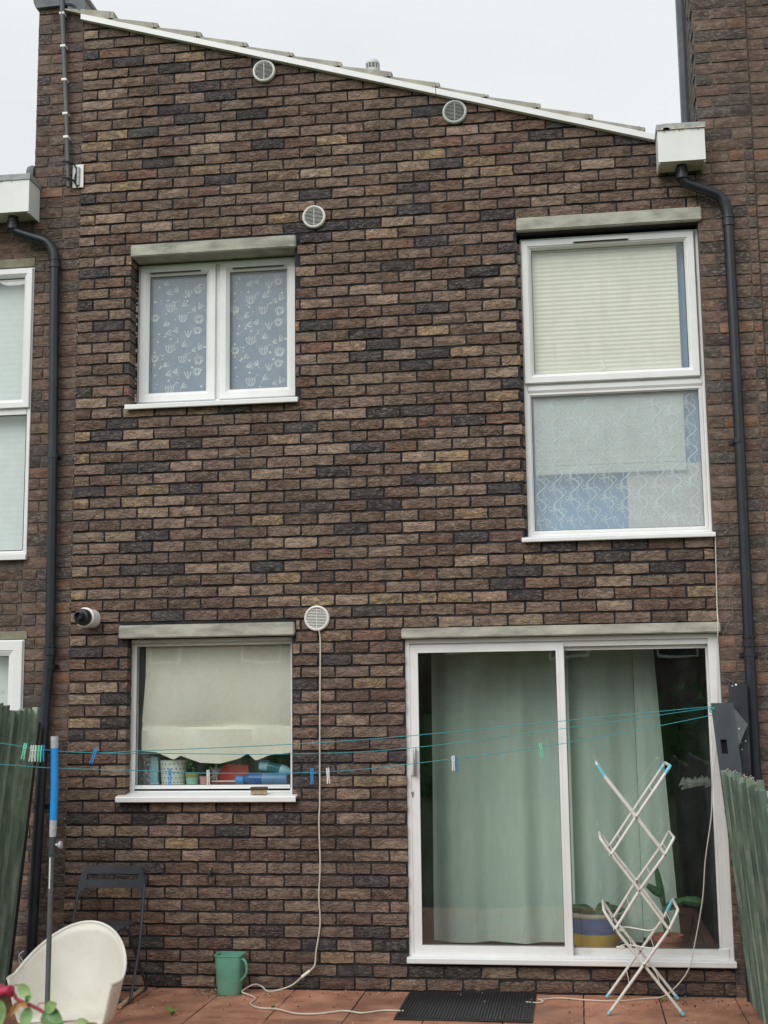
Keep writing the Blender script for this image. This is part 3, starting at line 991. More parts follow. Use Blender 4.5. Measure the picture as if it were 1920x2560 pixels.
# pale sealant and mortar dabs down the seams
m = MB()
rnd0 = random.Random(21)
for k in range(60):
    z = rnd0.uniform(0.9, 5.9)
    x = 0.019 + rnd0.uniform(-.004, .004)
    h = rnd0.uniform(.003, .014)
    m.cbox(x - rnd0.uniform(.0015, .004), x + rnd0.uniform(.001, .003), -0.004, 0.006, z, z + h * .7, .001, 1)
for k in range(26):
    z = rnd0.uniform(3.8, 4.7)
    m.cbox(0.409, 0.417, 0.085, 0.100, z, z + rnd0.uniform(.006, .03), .001, 1)
m.build('sealant_dab', M['old_seal'], house)

# ================================================================== old party walls and neighbours
def old_tint():
    t = random.random()
    if t < 0.05: c = (0.19, 0.105, 0.07)
    elif t < 0.30: c = (0.080, 0.063, 0.058)
    else: c = (0.135, 0.090, 0.072)
    k = random.uniform(0.75, 1.25)
    return tuple(x * k * random.uniform(0.94, 1.06) for x in c) + (0.0,)
old_var = {}
def old_mesh(w):
    key = round(w, 2)
    if key not in old_var:
        old_var[key] = []
        for _ in range(5):
            V, F = brick_shell(key, 0.066, 0.03, 4 if key > 0.14 else 2, 0.7)
            me = bpy.data.meshes.new('brick')
            me.from_pydata(V, [], F)
            me.materials.append(M['old_brick'])
            old_var[key].append(me)
    return random.choice(old_var[key])
def old_bricks(parent, x0, x1, z0, z1, y, skip=None, phase=0):
    r = int(z0 / 0.0768)
    while (r + 1) * 0.0768 <= z1 + 0.03:
        zc = r * 0.0768 + 0.031
        x = x0
        seq = [0.215, 0.1025] if (r + phase) % 2 else [0.1025, 0.215]
        k = 0
        while x < x1 - 0.02:
            w = min(seq[k % 2], x1 - x)
            if x1 - (x + w) < 0.03: w = x1 - x
            k += 1
            if w > 0.03 and not (skip and skip(x + w / 2, zc, w)):
                o = bpy.data.objects.new('brick', old_mesh(w - 0.009))
                COL.objects.link(o)
                o.parent = parent
                s = (w - 0.009) / round(w - 0.009, 2)
                o.location = (x + w / 2, y + random.uniform(-0.003, 0.002), zc)
                o.scale = (s, 1, 1)
                o.rotation_euler = (0, random.uniform(-0.008, 0.008), 0)
                o.color = old_tint()
            x += w + 0.001
        r += 1

# left party wall, standing up beside the high end of the roof
pw = thing('party_wall', 'old dark brick party wall left of the house with a pole clipped to its top', 'wall')
MB().box(-0.3235, 0.0192, 0.0085, 6.0, -0.05, 6.80).build('mortar_wall', M['old_mortar'], pw)
old_bricks(pw, -0.325, 0.019, 0.0, 6.77, 0.0)
m = MB()
m.prism([(-0.335, 6.715), (-0.35, 6.75), (-0.36, 6.80), (-0.36, 6.92), (-0.10, 6.92), (-0.10, 6.72)], -0.03, 6.0)
m.prism([(-0.10, 6.69), (-0.10, 6.92), (0.0, 6.85), (0.03, 6.70), (0.03, 6.655)], -0.022, 6.0)
m.build('coping', M['lead'], pw)
m = MB()
m.tube(curve_pts([(-0.12, -0.02, 6.735), (-0.05, -0.025, 6.715), (0.0, -0.025, 6.66)]), 0.014, 6)
m.build('flashing_roll', M['lead'], pw)
m = MB().lathe([(0.05, 0), (0.055, 0.02), (0.05, 0.05), (0.02, 0.06)], (-0.322, 0.02, 5.46), (-1, 0, 0), 12)
m.v = [(x, y, 5.46 + (z - 5.46) * 1.6) for x, y, z in m.v]
m.build('rubber_cap', M['lead'], pw)

# left neighbour
nl = thing('brick_house', 'neighbouring house at the left edge with white windows and gutter box', 'house')
def in_left(x, z, w):
    e = x + w / 2
    return (e < -0.28 and 2.74 < z < 4.85) or (1.3 < z < 2.27 and e < -0.28)
m = MB()
m.box(-2.6, -0.326, 0.021, 0.26, -0.05, 1.30)
m.box(-2.6, -0.326, 0.02, 0.26, 2.20, 2.74)
m.box(-2.6, -0.326, 0.02, 0.26, 4.80, 5.30)
m.box(-2.6, -2.0, 0.02, 0.26, 1.30, 4.80)
m.box(-2.6, -0.33, 1.6, 1.7, 0, 5.2)
m.build('mortar_wall', M['old_mortar'], nl)
old_bricks(nl, -1.0, -0.332, 0.0, 1.28, 0.012)
old_bricks(nl, -1.0, -0.332, 2.245, 2.72, 0.012)
old_bricks(nl, -1.0, -0.332, 4.86, 5.22, 0.012)
MB().cbox(-1.4, -0.297, -0.006, 0.10, 4.795, 4.858, 0.004).build('lintel', M['lintel_old'], nl)
MB().cbox(-1.4, -0.279, -0.006, 0.10, 2.208, 2.262, 0.004).build('lintel', M['lintel_old'], nl)
def side_window(z0, z1, xr, ztr, nm):
    w = MB().ring(-1.55, xr, z0, z1, outer_prof(-0.004, 0.06, 0.030)).build('window', M['upvc'], nl)
    if ztr:
        MB().box(-1.52, xr - 0.03, 0.0, 0.055, ztr - 0.03, ztr + 0.03).build('transom', M['upvc'], w)
        MB().ring(-1.545, xr - 0.006, ztr + 0.012, z1 - 0.006, sash_prof(-0.022, 0.05, 0.062)).build('sash', M['upvc'], w)
        pane(-1.48, xr - 0.067, ztr + 0.073, z1 - 0.067, 0.015, w)
        pane(-1.52, xr - 0.031, z0 + 0.031, ztr - 0.031, 0.012, w)
    else:
        MB().ring(-1.545, xr - 0.006, z0 + 0.006, z1 - 0.006, sash_prof(-0.022, 0.05, 0.10)).build('sash', M['upvc'], w)
        pane(-1.44, xr - 0.105, z0 + 0.105, z1 - 0.105, 0.015, w)
    return w
side_window(2.775, 4.788, -0.300, 3.775, 'a')
side_window(1.32, 2.205, -0.296, None, 'b')
MB().box(-1.6, -0.296, -0.028, 0.06, 2.742, 2.774).build('sill', M['upvc'], nl)
m = MB().prism([(-2.6, 5.90), (-0.36, 5.21), (-0.36, 5.30), (-2.6, 5.98)], 0.05, 6.0)
m.build('roof', M['tile'], nl)

# right neighbour, its flank standing above the low end of the roof
nr = thing('brick_house', 'taller neighbouring brick house at the right edge beside the black downpipe', 'house')
m = MB()
m.box(4.216, 4.586, 0.0085, 0.44, -0.05, 5.40)
m.box(4.249, 4.586, 0.0085, 0.44, 5.40, 7.6)
m.box(4.586, 8.0, 0.0285, 0.44, -0.05, 7.6)
m.build('mortar_wall', M['old_mortar'], nr)
old_bricks(nr, 4.2135, 4.588, 0.0, 5.35, 0.0, phase=1)
old_bricks(nr, 4.246, 4.588, 5.38, 7.15, 0.0, phase=1)
old_bricks(nr, 4.592, 4.87, 0.0, 7.0, 0.02)
# flank above the roof: courses seen end on
m = MB()
for r in range(70, 98):
    for c in range(3):
        y0 = 0.035 + c * 0.19 + (0.095 if r % 2 else 0)
        y1 = min(y0 + 0.18, 0.43)
        if y1 - y0 > 0.03:
            d = random.uniform(0.001, 0.006)
            m.box(4.2495 - 0.006 - d, 4.2495, y0, y1, r * 0.0768 + 0.005, r * 0.0768 + 0.071)
fl = m.build('flank_brickwork', M['old_brick'], nr)
fl.color = (0.085, 0.075, 0.072, 0)
fl['kind'] = 'stuff'
MB().box(4.228, 4.27, 0.442, 0.50, 5.0, 7.6).build('corner_groove', M['dark_panel'], nr)
MB().box(4.196, 4.27, 0.505, 0.60, 5.0, 7.6).build('corner_board', M['lead'], nr)
MB().box(4.95, 8.0, 0.441, 6.0, -0.05, 7.6).build('rear_wall', M['old_mortar'], nr)

iv = MB()
rnd = random.Random(11)
for _ in range(110):
    x = rnd.uniform(4.225, 4.335) if rnd.random() < 0.8 else rnd.uniform(4.43, 4.56)
    z = rnd.triangular(0.9, 4.5, 2.2)
    if x < 4.34 and z < 0.2: continue
    pts = [(x, z)]
    a = rnd.uniform(-0.9, 0.9) + (math.pi / 2 if rnd.random() < 0.6 else 2.4)
    for k in range(rnd.randint(1, 4)):
        a += rnd.uniform(-0.5, 0.5)
        x += 0.016 * math.cos(a)
        z += 0.016 * math.sin(a)
        x = min(max(x, 4.222), 4.57)
        pts.append((x, z))
    iv.tube([(q[0], -0.006, q[1]) for q in pts], rnd.uniform(0.0005, 0.0011), 4)
tag(iv.build('dead_ivy', M['ivy_trace']), 'pale dead ivy roots clinging to the right brick pier', 'ivy', kind='stuff')

# ================================================================== gutters and downpipes
def gutter_box(x0, x1, z0, z1, label, oz):
    t = thing('gutter_box', label, 'gutter', (x1 - 0.15, -0.1, z0), 'white gutter boxes at the low roof ends')
    m = MB()
    m.box(x0, x1, -0.192, -0.180, z0, z1)
    m.box(x0, x0 + 0.012, -0.180, -0.006, z0 - 0.01, z1)
    m.box(x1 - 0.012, x1, -0.180, -0.006, z0 - 0.01, z1)
    m.build('board', M['gutter_white'], t)
    MB().box(x0 + 0.012, x1 - 0.012, -0.179, -0.004, z0 + 0.004, z0 + 0.014).build('soffit', M['upvc_dirty'], t)
    m = MB()
    for q in range(8):
        a, b = x0 - 0.006 + (x1 - x0 + 0.012) * q / 8, x0 - 0.006 + (x1 - x0 + 0.012) * (q + 1) / 8
        j = random.uniform(-0.006, 0.004)
        m.box(a, b, -0.198 + j * .4, -0.0, z1 + 0.002, z1 + 0.045 + j)
    m.build('flashing', M['flash_grey'], t)
    m = MB()
    for q in range(7):
        a = x0 + (x1 - x0) * random.uniform(0.05, 0.9)
        m.box(a, a + random.uniform(0.02, 0.05), -0.203, -0.197, z1 + 0.002, z1 + random.uniform(0.008, 0.02))
    m.build('mortar_crumb', M['crumb'], t)
    m = MB()
    for fx, fz in ((0.15, 0.95), (0.47, 0.96), (0.87, 0.96)):
        m.disc(x0 + (x1 - x0) * fx, z0 + (z1 - z0) * fz, 0.0035, -0.1935)
    m.build('screw', M['dark_metal'], t)
    return t
gutter_box(3.968, 4.264, 5.162, 5.372, 'white boxed gutter end at the right, under the low end of the roof', 0)
gutter_box(-1.25, -0.274, 5.125, 5.352, 'white boxed gutter of the neighbouring house at the left edge', 0)

def downpipe(label, path, collars, clips):
    t = thing('downpipe', label, 'downpipe', (path[-1][0], path[-1][1], 0), 'black rainwater downpipes')
    P = [Vector(p) for p in path]
    pts = [P[0]]
    for i in range(1, len(P) - 1):
        a, b, c = P[i - 1], P[i], P[i + 1]
        d = min(0.05, (a - b).length * 0.4, (c - b).length * 0.4)
        p, q = b + (a - b).normalized() * d, b + (c - b).normalized() * d
        for k in range(6):
            s = k / 5
            pts.append((1 - s) ** 2 * p + 2 * s * (1 - s) * b + s * s * q)
    pts.append(P[-1])
    MB().tube(pts, 0.033, 16).build('pipe', M['pipe'], t, True)
    for x, y, z, ax in collars:
        MB().lathe([(0.034, -0.045), (0.040, -0.043), (0.040, -0.012), (0.0365, -0.008), (0.0365, 0.006), (0.041, 0.010), (0.041, 0.022), (0.034, 0.026)], (x, y, z), ax, 16).build('collar', M['pipe'], t, True)
    for x, y, z in clips:
        m = MB().lathe([(0.034, -0.012), (0.037, -0.012), (0.037, 0.012), (0.034, 0.012)], (x, y, z), (0, 0, 1), 16)
        m.box(x - 0.055, x + 0.055, -0.008, 0.004, z - 0.014, z + 0.014)
        m.build('clip', M['pipe'], t)
    return t
U = (0, 0, 1)
downpipe('black downpipe on the right pier below the white gutter box',
         [(4.118, -0.10, 5.172), (4.118, -0.09, 5.06), (4.36, -0.055, 4.965), (4.400, -0.05, 4.86), (4.398, -0.05, 3.4), (4.388, -0.05, 2.05), (4.386, -0.05, 0.0)],
         [(4.118, -0.098, 5.12, U), (4.400, -0.05, 4.80, U), (4.3885, -0.05, 2.11, U)], [(4.39, -0.05, 3.35), (4.388, -0.05, 2.02), (4.387, -0.05, 0.7)])
downpipe('black downpipe on the left party wall, passing behind the blue line prop',
         [(-0.425, -0.10, 5.135), (-0.425, -0.09, 5.03), (-0.185, -0.055, 4.945), (-0.135, -0.05, 4.86), (-0.108, -0.05, 3.2), (-0.095, -0.05, 2.08), (-0.118, -0.05, 1.80), (-0.168, -0.06, 0.16), (-0.172, -0.06, 0.0)],
         [(-0.425, -0.098, 5.08, U), (-0.1335, -0.05, 4.80, U), (-0.0955, -0.05, 2.14, U)], [(-0.111, -0.05, 3.43), (-0.099, -0.05, 2.02), (-0.14, -0.055, 1.12)])

# ================================================================== fittings on the facade
def air_vent(x, z, r, label, mat='vent', fine=False):
    t = thing('air_vent', label, 'vent', (x, -0.004, z), 'round air vents on the facade')
    MB().lathe([(r * 0.80, 0), (r, 0), (r, 0.012), (r * 0.97, 0.020), (r * 0.88, 0.024), (r * 0.80, 0.018), (r * 0.79, 0.004)], (x, -0.002, z), (0, -1, 0), 32, False).build('rim', M[mat], t, True)
    m = MB()
    m.f.append(tuple(m.add([(x + r * .81 * math.cos(q), -0.004, z + r * .81 * math.sin(q)) for q in [k * math.pi / 12 for k in range(24)]])))
    m.build('backplate', M['vent_old' if fine else 'dark_panel'], t)
    m = MB()
    n = 13
    for k in range(n):
        zz = -r * .76 + 2 * r * .76 * (k + .5) / n
        w = math.sqrt(max((r * .80) ** 2 - zz * zz, 0))
        if w < 0.008: continue
        h = r * .76 / n
        m.prism_x([(-0.006, z + zz + h * 0.9), (-0.018, z + zz - h * 0.35), (-0.021, z + zz - h * 0.95), (-0.009, z + zz - h * 0.15)], x - w, x + w)
    m.box(x - 0.0018, x + 0.0018, -0.0195, -0.006, z - r * .78, z + r * .78)
    m.build('louvre', M[mat], t)
    return t
air_vent(1.335, 6.099, 0.080, 'round white vent high on the wall, leftmost below the roof verge')
air_vent(2.651, 5.693, 0.083, 'round greyish mesh vent tucked under the roof verge on the right', 'vent_old', True)
air_vent(1.683, 5.018, 0.080, 'round white vent beside the lintel of the flowered bathroom window')
air_vent(1.690, 2.303, 0.083, 'round white vent with a cream cable hanging from it, by the kitchen window')

# boiler flue
t = thing('boiler_flue', 'white boiler flue with black end poking out of the wall near the left pier', 'flue', (0.168, 0, 2.335))
FO, FA = (0.168, 0.0, 2.333), (-0.05, -1, 0.02)
MB().lathe([(0.062, -0.01), (0.062, 0.085), (0.066, 0.088), (0.066, 0.118), (0.060, 0.122), (0.054, 0.122)], FO, FA, 28, False).build('collar', M['white_plastic'], t, True)
MB().lathe([(0.054, 0.10), (0.054, 0.165), (0.050, 0.175), (0.030, 0.178), (0.028, 0.182)], FO, FA, 24).build('terminal', M['black'], t, True)
MB().lathe([(0.029, 0.17), (0.029, 0.222), (0.024, 0.226), (0.020, 0.222), (0.020, 0.20)], FO, FA, 20).build('outlet', M['black'], t, True)

# outside tap
t = thing('outside_tap', 'small tarnished outside tap on the wall below the kitchen window', 'tap', (0.996, -0.02, 0.66))
MB().tube([(0.996, 0.0, 0.735), (0.996, -0.02, 0.733), (0.996, -0.024, 0.70)], 0.007, 8).build('pipe', M['brass'], t, True)
m = MB().tube([(0.996, -0.005, 0.690), (0.996, -0.06, 0.688), (0.996, -0.078, 0.675), (0.996, -0.08, 0.650)], 0.009, 8)
m.lathe([(0.012, 0), (0.014, 0.012), (0.010, 0.026)], (0.996, -0.045, 0.694), (0, 0, 1), 10)
m.build('body', M['dark_metal'], t, True)
MB().cbox(0.978, 1.014, -0.051, -0.040, 0.718, 0.726, 0.003).build('handle', M['dark_metal'], t)

# aerial pole clipped to the party wall
t = thing('aerial_pole', 'grey aerial pole with white clips down the top of the left party wall', 'pole', (-0.06, -0.03, 5.36))
MB().tube([(-0.150, -0.042, 7.0), (-0.128, -0.040, 6.62), (-0.080, -0.036, 5.85), (-0.056, -0.034, 5.345)], 0.016, 10, rs=[0.018, 0.017, 0.016, 0.013]).build('tube', M['pole'], t, True)
for k, z in enumerate((6.645, 6.395, 6.14, 5.885, 5.71)):
    x = -0.056 - (z - 5.345) * 0.0575
    MB().cbox(x - 0.019, x + 0.019, -0.056, -0.0, z - 0.010, z + 0.010, 0.004).build('clip', M['white_plastic'], t, True)
pl = MB().cbox(-0.035, 0.044, -0.014, -0.002, 5.345, 5.515, 0.003).build('bracket', M['gutter_white'], t)
m = MB()
m.cbox(-0.030, -0.006, -0.03, -0.014, 5.40, 5.475, 0.003)
m.tube([(0.010, -0.02, 5.36), (0.010, -0.024, 5.49)], 0.010, 8)
m.build('insulator', M['grey_tape'], pl)
m = MB()
for z in (5.52, 5.40):
    m.tube(curve_pts([(-0.095, -0.05, z + 0.01), (-0.06, -0.060, z + 0.004), (-0.02, -0.03, z - 0.01), (0.0, -0.02, z - 0.05)]), 0.006, 6)
m.tube(curve_pts([(0.0, -0.02, 5.47), (-0.008, -0.03, 5.43), (-0.01, -0.03, 5.39), (0.004, -0.02, 5.35)]), 0.005, 6)
m.build('cable_tie', M['black'], t, True)

# roof cowl
t = thing('roof_cowl', 'small grey domed vent cowl standing on the roof tiles', 'vent', (2.02, 0.5, 6.0))
MB().tube([(2.02, 0.5, 5.98), (2.02, 0.5, 6.30)], 0.046, 16).build('stack', M['vent_old'], t, True)
m = MB()
m.lathe([(0.052, 6.245), (0.055, 6.25), (0.055, 6.30), (0.050, 6.305)], (2.02, 0.5, 0), (0, 0, 1), 20)
m.lathe([(0.052, 6.345), (0.050, 6.36), (0.040, 6.376), (0.022, 6.386), (0.001, 6.390)], (2.02, 0.5, 0), (0, 0, 1), 20)
for k in range(12):
    a = k * math.pi / 6
    m.tube([(2.02 + .05 * math.cos(a), .5 + .05 * math.sin(a), 6.30), (2.02 + .048 * math.cos(a), .5 + .048 * math.sin(a), 6.35)], 0.004, 4)
m.build('cap', M['vent_old'], t, True)

# cream cable from the lowest vent to the mat, and the one down the right seam
c1 = [(1.706, -0.024, 2.222), (1.712, -0.014, 2.15), (1.709, -0.012, 1.907), (1.705, -0.012, 1.528), (1.703, -0.012, 1.154), (1.697, -0.012, 1.006), (1.704, -0.014, 0.761), (1.695, -0.014, 0.566), (1.702, -0.014, 0.397), (1.676, -0.02, 0.228), (1.666, -0.03, 0.145), (1.60, -0.045, 0.09), (1.53, -0.06, 0.035), (1.442, -0.08, 0.008), (1.386, -0.10, 0.006), (1.345, -0.08, 0.03), (1.305, -0.10, 0.045), (1.262, -0.14, 0.03), (1.250, -0.20, 0.02), (1.30, -0.24, 0.012), (1.363, -0.32, 0.007), (1.365, -0.45, 0.007), (1.439, -0.565, 0.007), (1.551, -0.587, 0.007), (1.693, -0.69, 0.007), (1.83, -0.68, 0.007), (1.952, -0.60, 0.007), (2.065, -0.645, 0.007), (2.18, -0.57, 0.007), (2.30, -0.58, 0.008)]
t = thing('cable', 'cream cable hanging from the lowest vent and snaking across the slabs to the mat', 'cable', (1.7, -0.02, 0))
MB().tube(curve_pts(c1, 5), 0.0048, 6).build('lead', M['cable'], t, True)
MB().tube([(1.640, -0.035, 0.118), (1.590, -0.048, 0.082)], 0.009, 8).build('connector', M['white_plastic'], t, True)
c2 = [(4.224, -0.012, 2.755), (4.214, -0.010, 2.355), (4.210, -0.045, 2.225), (4.206, -0.045, 2.15), (4.204, -0.012, 2.06), (4.19, -0.012, 1.75), (4.165, -0.03, 1.45), (4.130, -0.05, 1.25), (4.112, -0.06, 1.05), (4.066, -0.06, 0.80), (4.038, -0.06, 0.567), (3.98, -0.07, 0.314), (3.940, -0.08, 0.176), (3.87, -0.10, 0.085), (3.78, -0.12, 0.02), (3.66, -0.13, 0.007), (3.53, -0.20, 0.007), (3.364, -0.20, 0.007), (3.176, -0.15, 0.007), (3.06, -0.20, 0.007), (3.05, -0.25, 0.02), (3.08, -0.27, 0.012), (3.05, -0.29, 0.007), (2.98, -0.30, 0.012)]
MB().tube(curve_pts(c2, 5), 0.0036, 6).build('cable', M['cable'], None, True)
tag(bpy.data.objects['cable.001'], 'thin cream cable running down the right seam from the bedroom window past the airer', 'cable')

# ================================================================== across the gardens, seen only in the glass
op = thing('terraced_house', 'brick terrace across the gardens, seen only as reflections in the panes', 'house', (3, -36, 0))
MB().box(-16, 20, -44, -36, -0.05, 5.6).build('wall', M['old_mortar'], op)
MB().prism_x([(-35.6, 5.5), (-40, 7.4), (-44.4, 5.5)], -16.3, 20.3).build('roof', M['tile'], op)
for k in range(10):
    x = -15 + 3.5 * k
    for z0, z1 in ((3.5, 4.8),):
        f = MB().ring(x, x + 1.3, z0, z1, [(0, -35.99), (0, -35.92), (0.07, -35.92), (0.07, -35.99)]).build('window', M['upvc'], op)
        MB().box(x + 0.07, x + 1.23, -35.985, -35.975, z0 + 0.07, z1 - 0.07).build('pane', M['dark_panel'], f)
hg = MB()  # unseen hedge, added so the door glass reflects something dark
rnd = random.Random(31)
for k in range(2600):
    x, z = rnd.uniform(-12, 18), rnd.uniform(0, 1) ** .8 * (1.9 + .35 * math.sin(k * .01))
    y = -20 + rnd.uniform(-.35, .35)
    s_ = rnd.uniform(.12, .26)
    d = [Vector((rnd.uniform(-1, 1), rnd.uniform(-.5, .5), rnd.uniform(-1, 1))) * s_ for _ in range(3)]
    o_ = Vector((x, y, max(z, .1)))
    hg.f.append(tuple(hg.add([o_ + d[0], o_ + d[1], o_ + d[2]])))
hg.box(-12, 18, -20.2, -19.8, -0.05, 1.6)
tag(hg.build('reflection_hedge', M['herb'], None, False, False), 'dark green hedge added across the gardens to darken the reflection in the door glass', 'hedge')

# ================================================================== fences
def fence(label, group, base, boards, mat, rail_x):
    t = thing('board_fence', label, 'fence', base, group)
    return t
# left: upright overlapping boards running out from the wall, leaning over the patio
fl_ = thing('board_fence', 'dark green board fence leaning in at the left edge in front of the downpipe', 'fence', (-0.24, -0.2, 0), 'green board fences at the garden sides')
rnd = random.Random(5)
for k in range(34):
    y1 = -0.235 - 0.092 * k
    y0 = y1 - 0.105
    zt_ = 1.755 - 0.012 * math.sin(k * 0.7) + rnd.uniform(-0.014, 0.012)
    xt, xb = -0.090 + rnd.uniform(-0.007, 0.007), -0.262 + rnd.uniform(-0.009, 0.009)
    lean = rnd.uniform(-0.006, 0.006)
    m = MB()
    nz = 6
    A = []
    for q in range(nz + 1):
        s = q / nz
        x = xb + (xt - xb) * s + rnd.uniform(-0.001, 0.001)
        z = 0.02 + (zt_ - 0.02) * s
        A.append(m.add([(x, y0 + lean * s, z), (x + 0.034, y0 + lean * s, z), (x + 0.008, y1 + lean * s, z + (rnd.uniform(-.008, .008) if q == nz else 0)), (x, y1 + lean * s, z)]))
    for a, b in zip(A, A[1:]): m.quad_strip(a, b, True)
    m.f.append(tuple(reversed(A[0])))
    m.f.append(tuple(A[-1]))
    m.build('board', M['fence_dark'], fl_)
for z in (0.4, 1.45):
    xx = -0.252 + 0.17 * z / 1.75
    MB().box(xx - 0.05, xx - 0.002, -3.4, -0.24, z - 0.04, z + 0.04).build('rail', M['fence_rail'], fl_)
m = MB()
for k in range(34):
    for z in (0.4, 1.45):
        m.lathe([(.004, 0), (.003, .002)], (-0.262 + 0.172 * z / 1.75 + .024, -0.31 - .092 * k, z + rnd.uniform(-.01, .01)), (1, 0, 0), 6)
m.build('nail', M['fence_rail'], fl_)
m = MB()
m.prism([(-0.33, 0.0), (-0.268, 0.0), (-0.105, 1.66), (-0.165, 1.66)], -0.215, -0.145)
m.build('post', M['fence_rail'], fl_)

fr_ = thing('board_fence', 'faded green board fence at the right edge beside the patio door', 'fence', (4.28, -0.2, 0), 'green board fences at the garden sides')
for k in range(46):
    y1 = -0.20 - 0.088 * k
    y0 = y1 - 0.10
    top = 1.335 if y1 > -1.9 else 1.25
    zt_ = top + rnd.uniform(-0.028, 0.012) + (0.012 if k % 3 == 0 else 0)
    xt, xb = 4.180 + rnd.uniform(-0.004, 0.004), 4.284 + rnd.uniform(-0.005, 0.005)
    if y1 <= -1.9: xt += 0.02
    m = MB()
    A = []
    for q in range(7):
        s = q / 6
        x = xb + (xt - xb) * s
        z = 0.02 + (zt_ - 0.02) * s
        e = rnd.uniform(-.012, .012) if q == 6 else 0
        A.append(m.add([(x, y1, z + e), (x + 0.014, y1, z + e), (x + 0.014, y0, z - e), (x - 0.020, y0, z - e)]))
    for a, b in zip(A, A[1:]): m.quad_strip(a, b, True)
    m.f.append(tuple(reversed(A[0])))
    m.f.append(tuple(A[-1]))
    m.build('board', M['fence_pale'], fr_)
for z in (0.35, 1.1):
    xx = 4.284 - 0.104 * z / 1.33
    MB().box(xx + 0.016, xx + 0.06, -4.2, -0.2, z - 0.04, z + 0.04).build('rail', M['fence_rail'], fr_)
for z in (1.255, 1.10, 0.965, 0.80, 0.67, 0.53, 0.37, 0.22):
    xx = 4.284 - 0.104 * z / 1.33
    MB().box(xx - 0.016, xx + 0.004, -0.197, -0.17, z - 0.022, z + 0.016).build('cleat', M['fence_rail'], fr_)
m = MB()
for k in range(26):
    y = -0.24 - 0.08 * k
    zz = (1.335 if y > -1.9 else 1.25)
    m.tube([(4.178 + rnd.uniform(0, .01), y, zz - 0.01), (4.186 + rnd.uniform(-.004, .02), y - 0.03, zz + rnd.uniform(0.0, 0.02))], 0.003, 4)
m.build('splinter', M['crumb'], fr_)

# dark boards standing by the right downpipe
t = thing('grey_panel', 'dark grey panel with a rectangular slot leaning beside the right end of the washing line', 'panel', (4.21, -0.18, 0))
def xs_(z): return 4.130 + (1.735 - z) * 0.082
m = MB()
y0, y1 = -0.195, -0.172
zA, zB, hz0, hz1 = 0.0, 1.728, 1.428, 1.512
def slab_(a0, a1, z0, z1):
    m.prism([(xs_(z0) + a0, z0), (xs_(z0) + a1, z0), (xs_(z1) + a1, z1), (xs_(z1) + a0, z1)], y0, y1)
slab_(0, 0.128, zA, hz0)
slab_(0, 0.026, hz0, hz1)
slab_(0.062, 0.128, hz0, hz1)
slab_(0, 0.128, hz1, zB)
m.build('board', M['grey_plastic'], t)
MB().prism([(xs_(1.40) + 0.01, 1.40), (xs_(1.40) + 0.12, 1.40), (xs_(1.54) + 0.12, 1.54), (xs_(1.54) + 0.01, 1.54)], -0.1715, -0.165).build('slot_dark_sheet', M['void'], t)  # black sheet added behind the slot so the gap reads dark
m = MB().prism([(xs_(1.70) + 0.129, 1.70), (xs_(1.62) + 0.20, 1.60), (xs_(1.5) + 0.130, 1.47)], -0.19, -0.178)
m.build('bracket', M['pole'], t)
m = MB().disc(4.287, 1.575, 0.006, -0.1915)
m.build('bolt', M['crumb'], t)
t = thing('dark_board', 'tall dark board behind the slotted grey panel, touching the right downpipe', 'board', (4.31, -0.1, 0))
m = MB().prism([(4.262, 0.0), (4.352, 0.0), (4.352, 1.843), (4.246, 1.845), (4.247, 1.76), (4.235, 1.735), (4.240, 1.4)], -0.125, -0.100)
m.build('sheet', M['dark_panel'], t)
m = MB()
for _ in range(7):
    m.disc(rnd.uniform(4.25, 4.345), rnd.choice((1.838, 1.80, 1.775, 1.6, 1.5, 1.45)) + rnd.uniform(-.01, .004), rnd.uniform(.002, .007), -0.1265, 6)
m.build('paint_splash', M['white_plastic'], t)
t = thing('garden_store', 'dark low store with a pale capping beyond the right fence', 'store', (4.7, -0.6, 0))
MB().box(4.34, 5.4, -1.1, -0.45, 0.0, 1.19).build('body', M['dark_panel'], t)
MB().cbox(4.325, 5.42, -1.12, -0.43, 1.195, 1.225, 0.006).build('capping', M['grey_tape'], t)

# ================================================================== clothes line, pegs and prop
cl = thing('washing_line', 'teal washing line in three strands sagging across the patio', 'washing line', (4.13, -0.2, 0))
A = [(4.128, -0.200, 1.700), (4.111, -0.203, 1.706), (3.236, -0.745, 1.635), (2.416, -1.317, 1.569), (1.884, -1.736, 1.542), (1.266, -2.299, 1.530), (1.138, -2.431, 1.527), (0.982, -2.604, 1.543), (0.812, -2.798, 1.583), (0.640, -3.018, 1.620), (0.0, -3.85, 1.74)]
B = [(4.128, -0.200, 1.690), (4.111, -0.203, 1.697), (3.235, -0.745, 1.592), (2.415, -1.317, 1.504), (1.877, -1.742, 1.494), (1.40, -2.17, 1.514), (1.138, -2.431, 1.5255)]
C = [(4.128, -0.200, 1.675), (4.109, -0.203, 1.652), (3.232, -0.745, 1.507), (2.414, -1.317, 1.420), (2.019, -1.625, 1.398), (1.575, -2.006, 1.412), (1.268, -2.299, 1.440), (0.984, -2.604, 1.466), (0.815, -2.798, 1.491), (0.644, -3.018, 1.516), (0.0, -3.85, 1.60)]
for S in (A, B, C):
    MB().tube(curve_pts(S, 5), 0.0019, 6).build('strand', M['line'], cl, True)
m = MB()
for q in range(3):
    m.lathe([(0.010, 0), (0.013, 0.003), (0.010, 0.006)], (4.128, -0.196, 1.672 + 0.011 * q), (0.2, 0, 1), 10)
m.tube([(4.128, -0.198, 1.69), (4.150, -0.190, 1.70)], 0.006, 6)
m.build('knot', M['line'], cl, True)

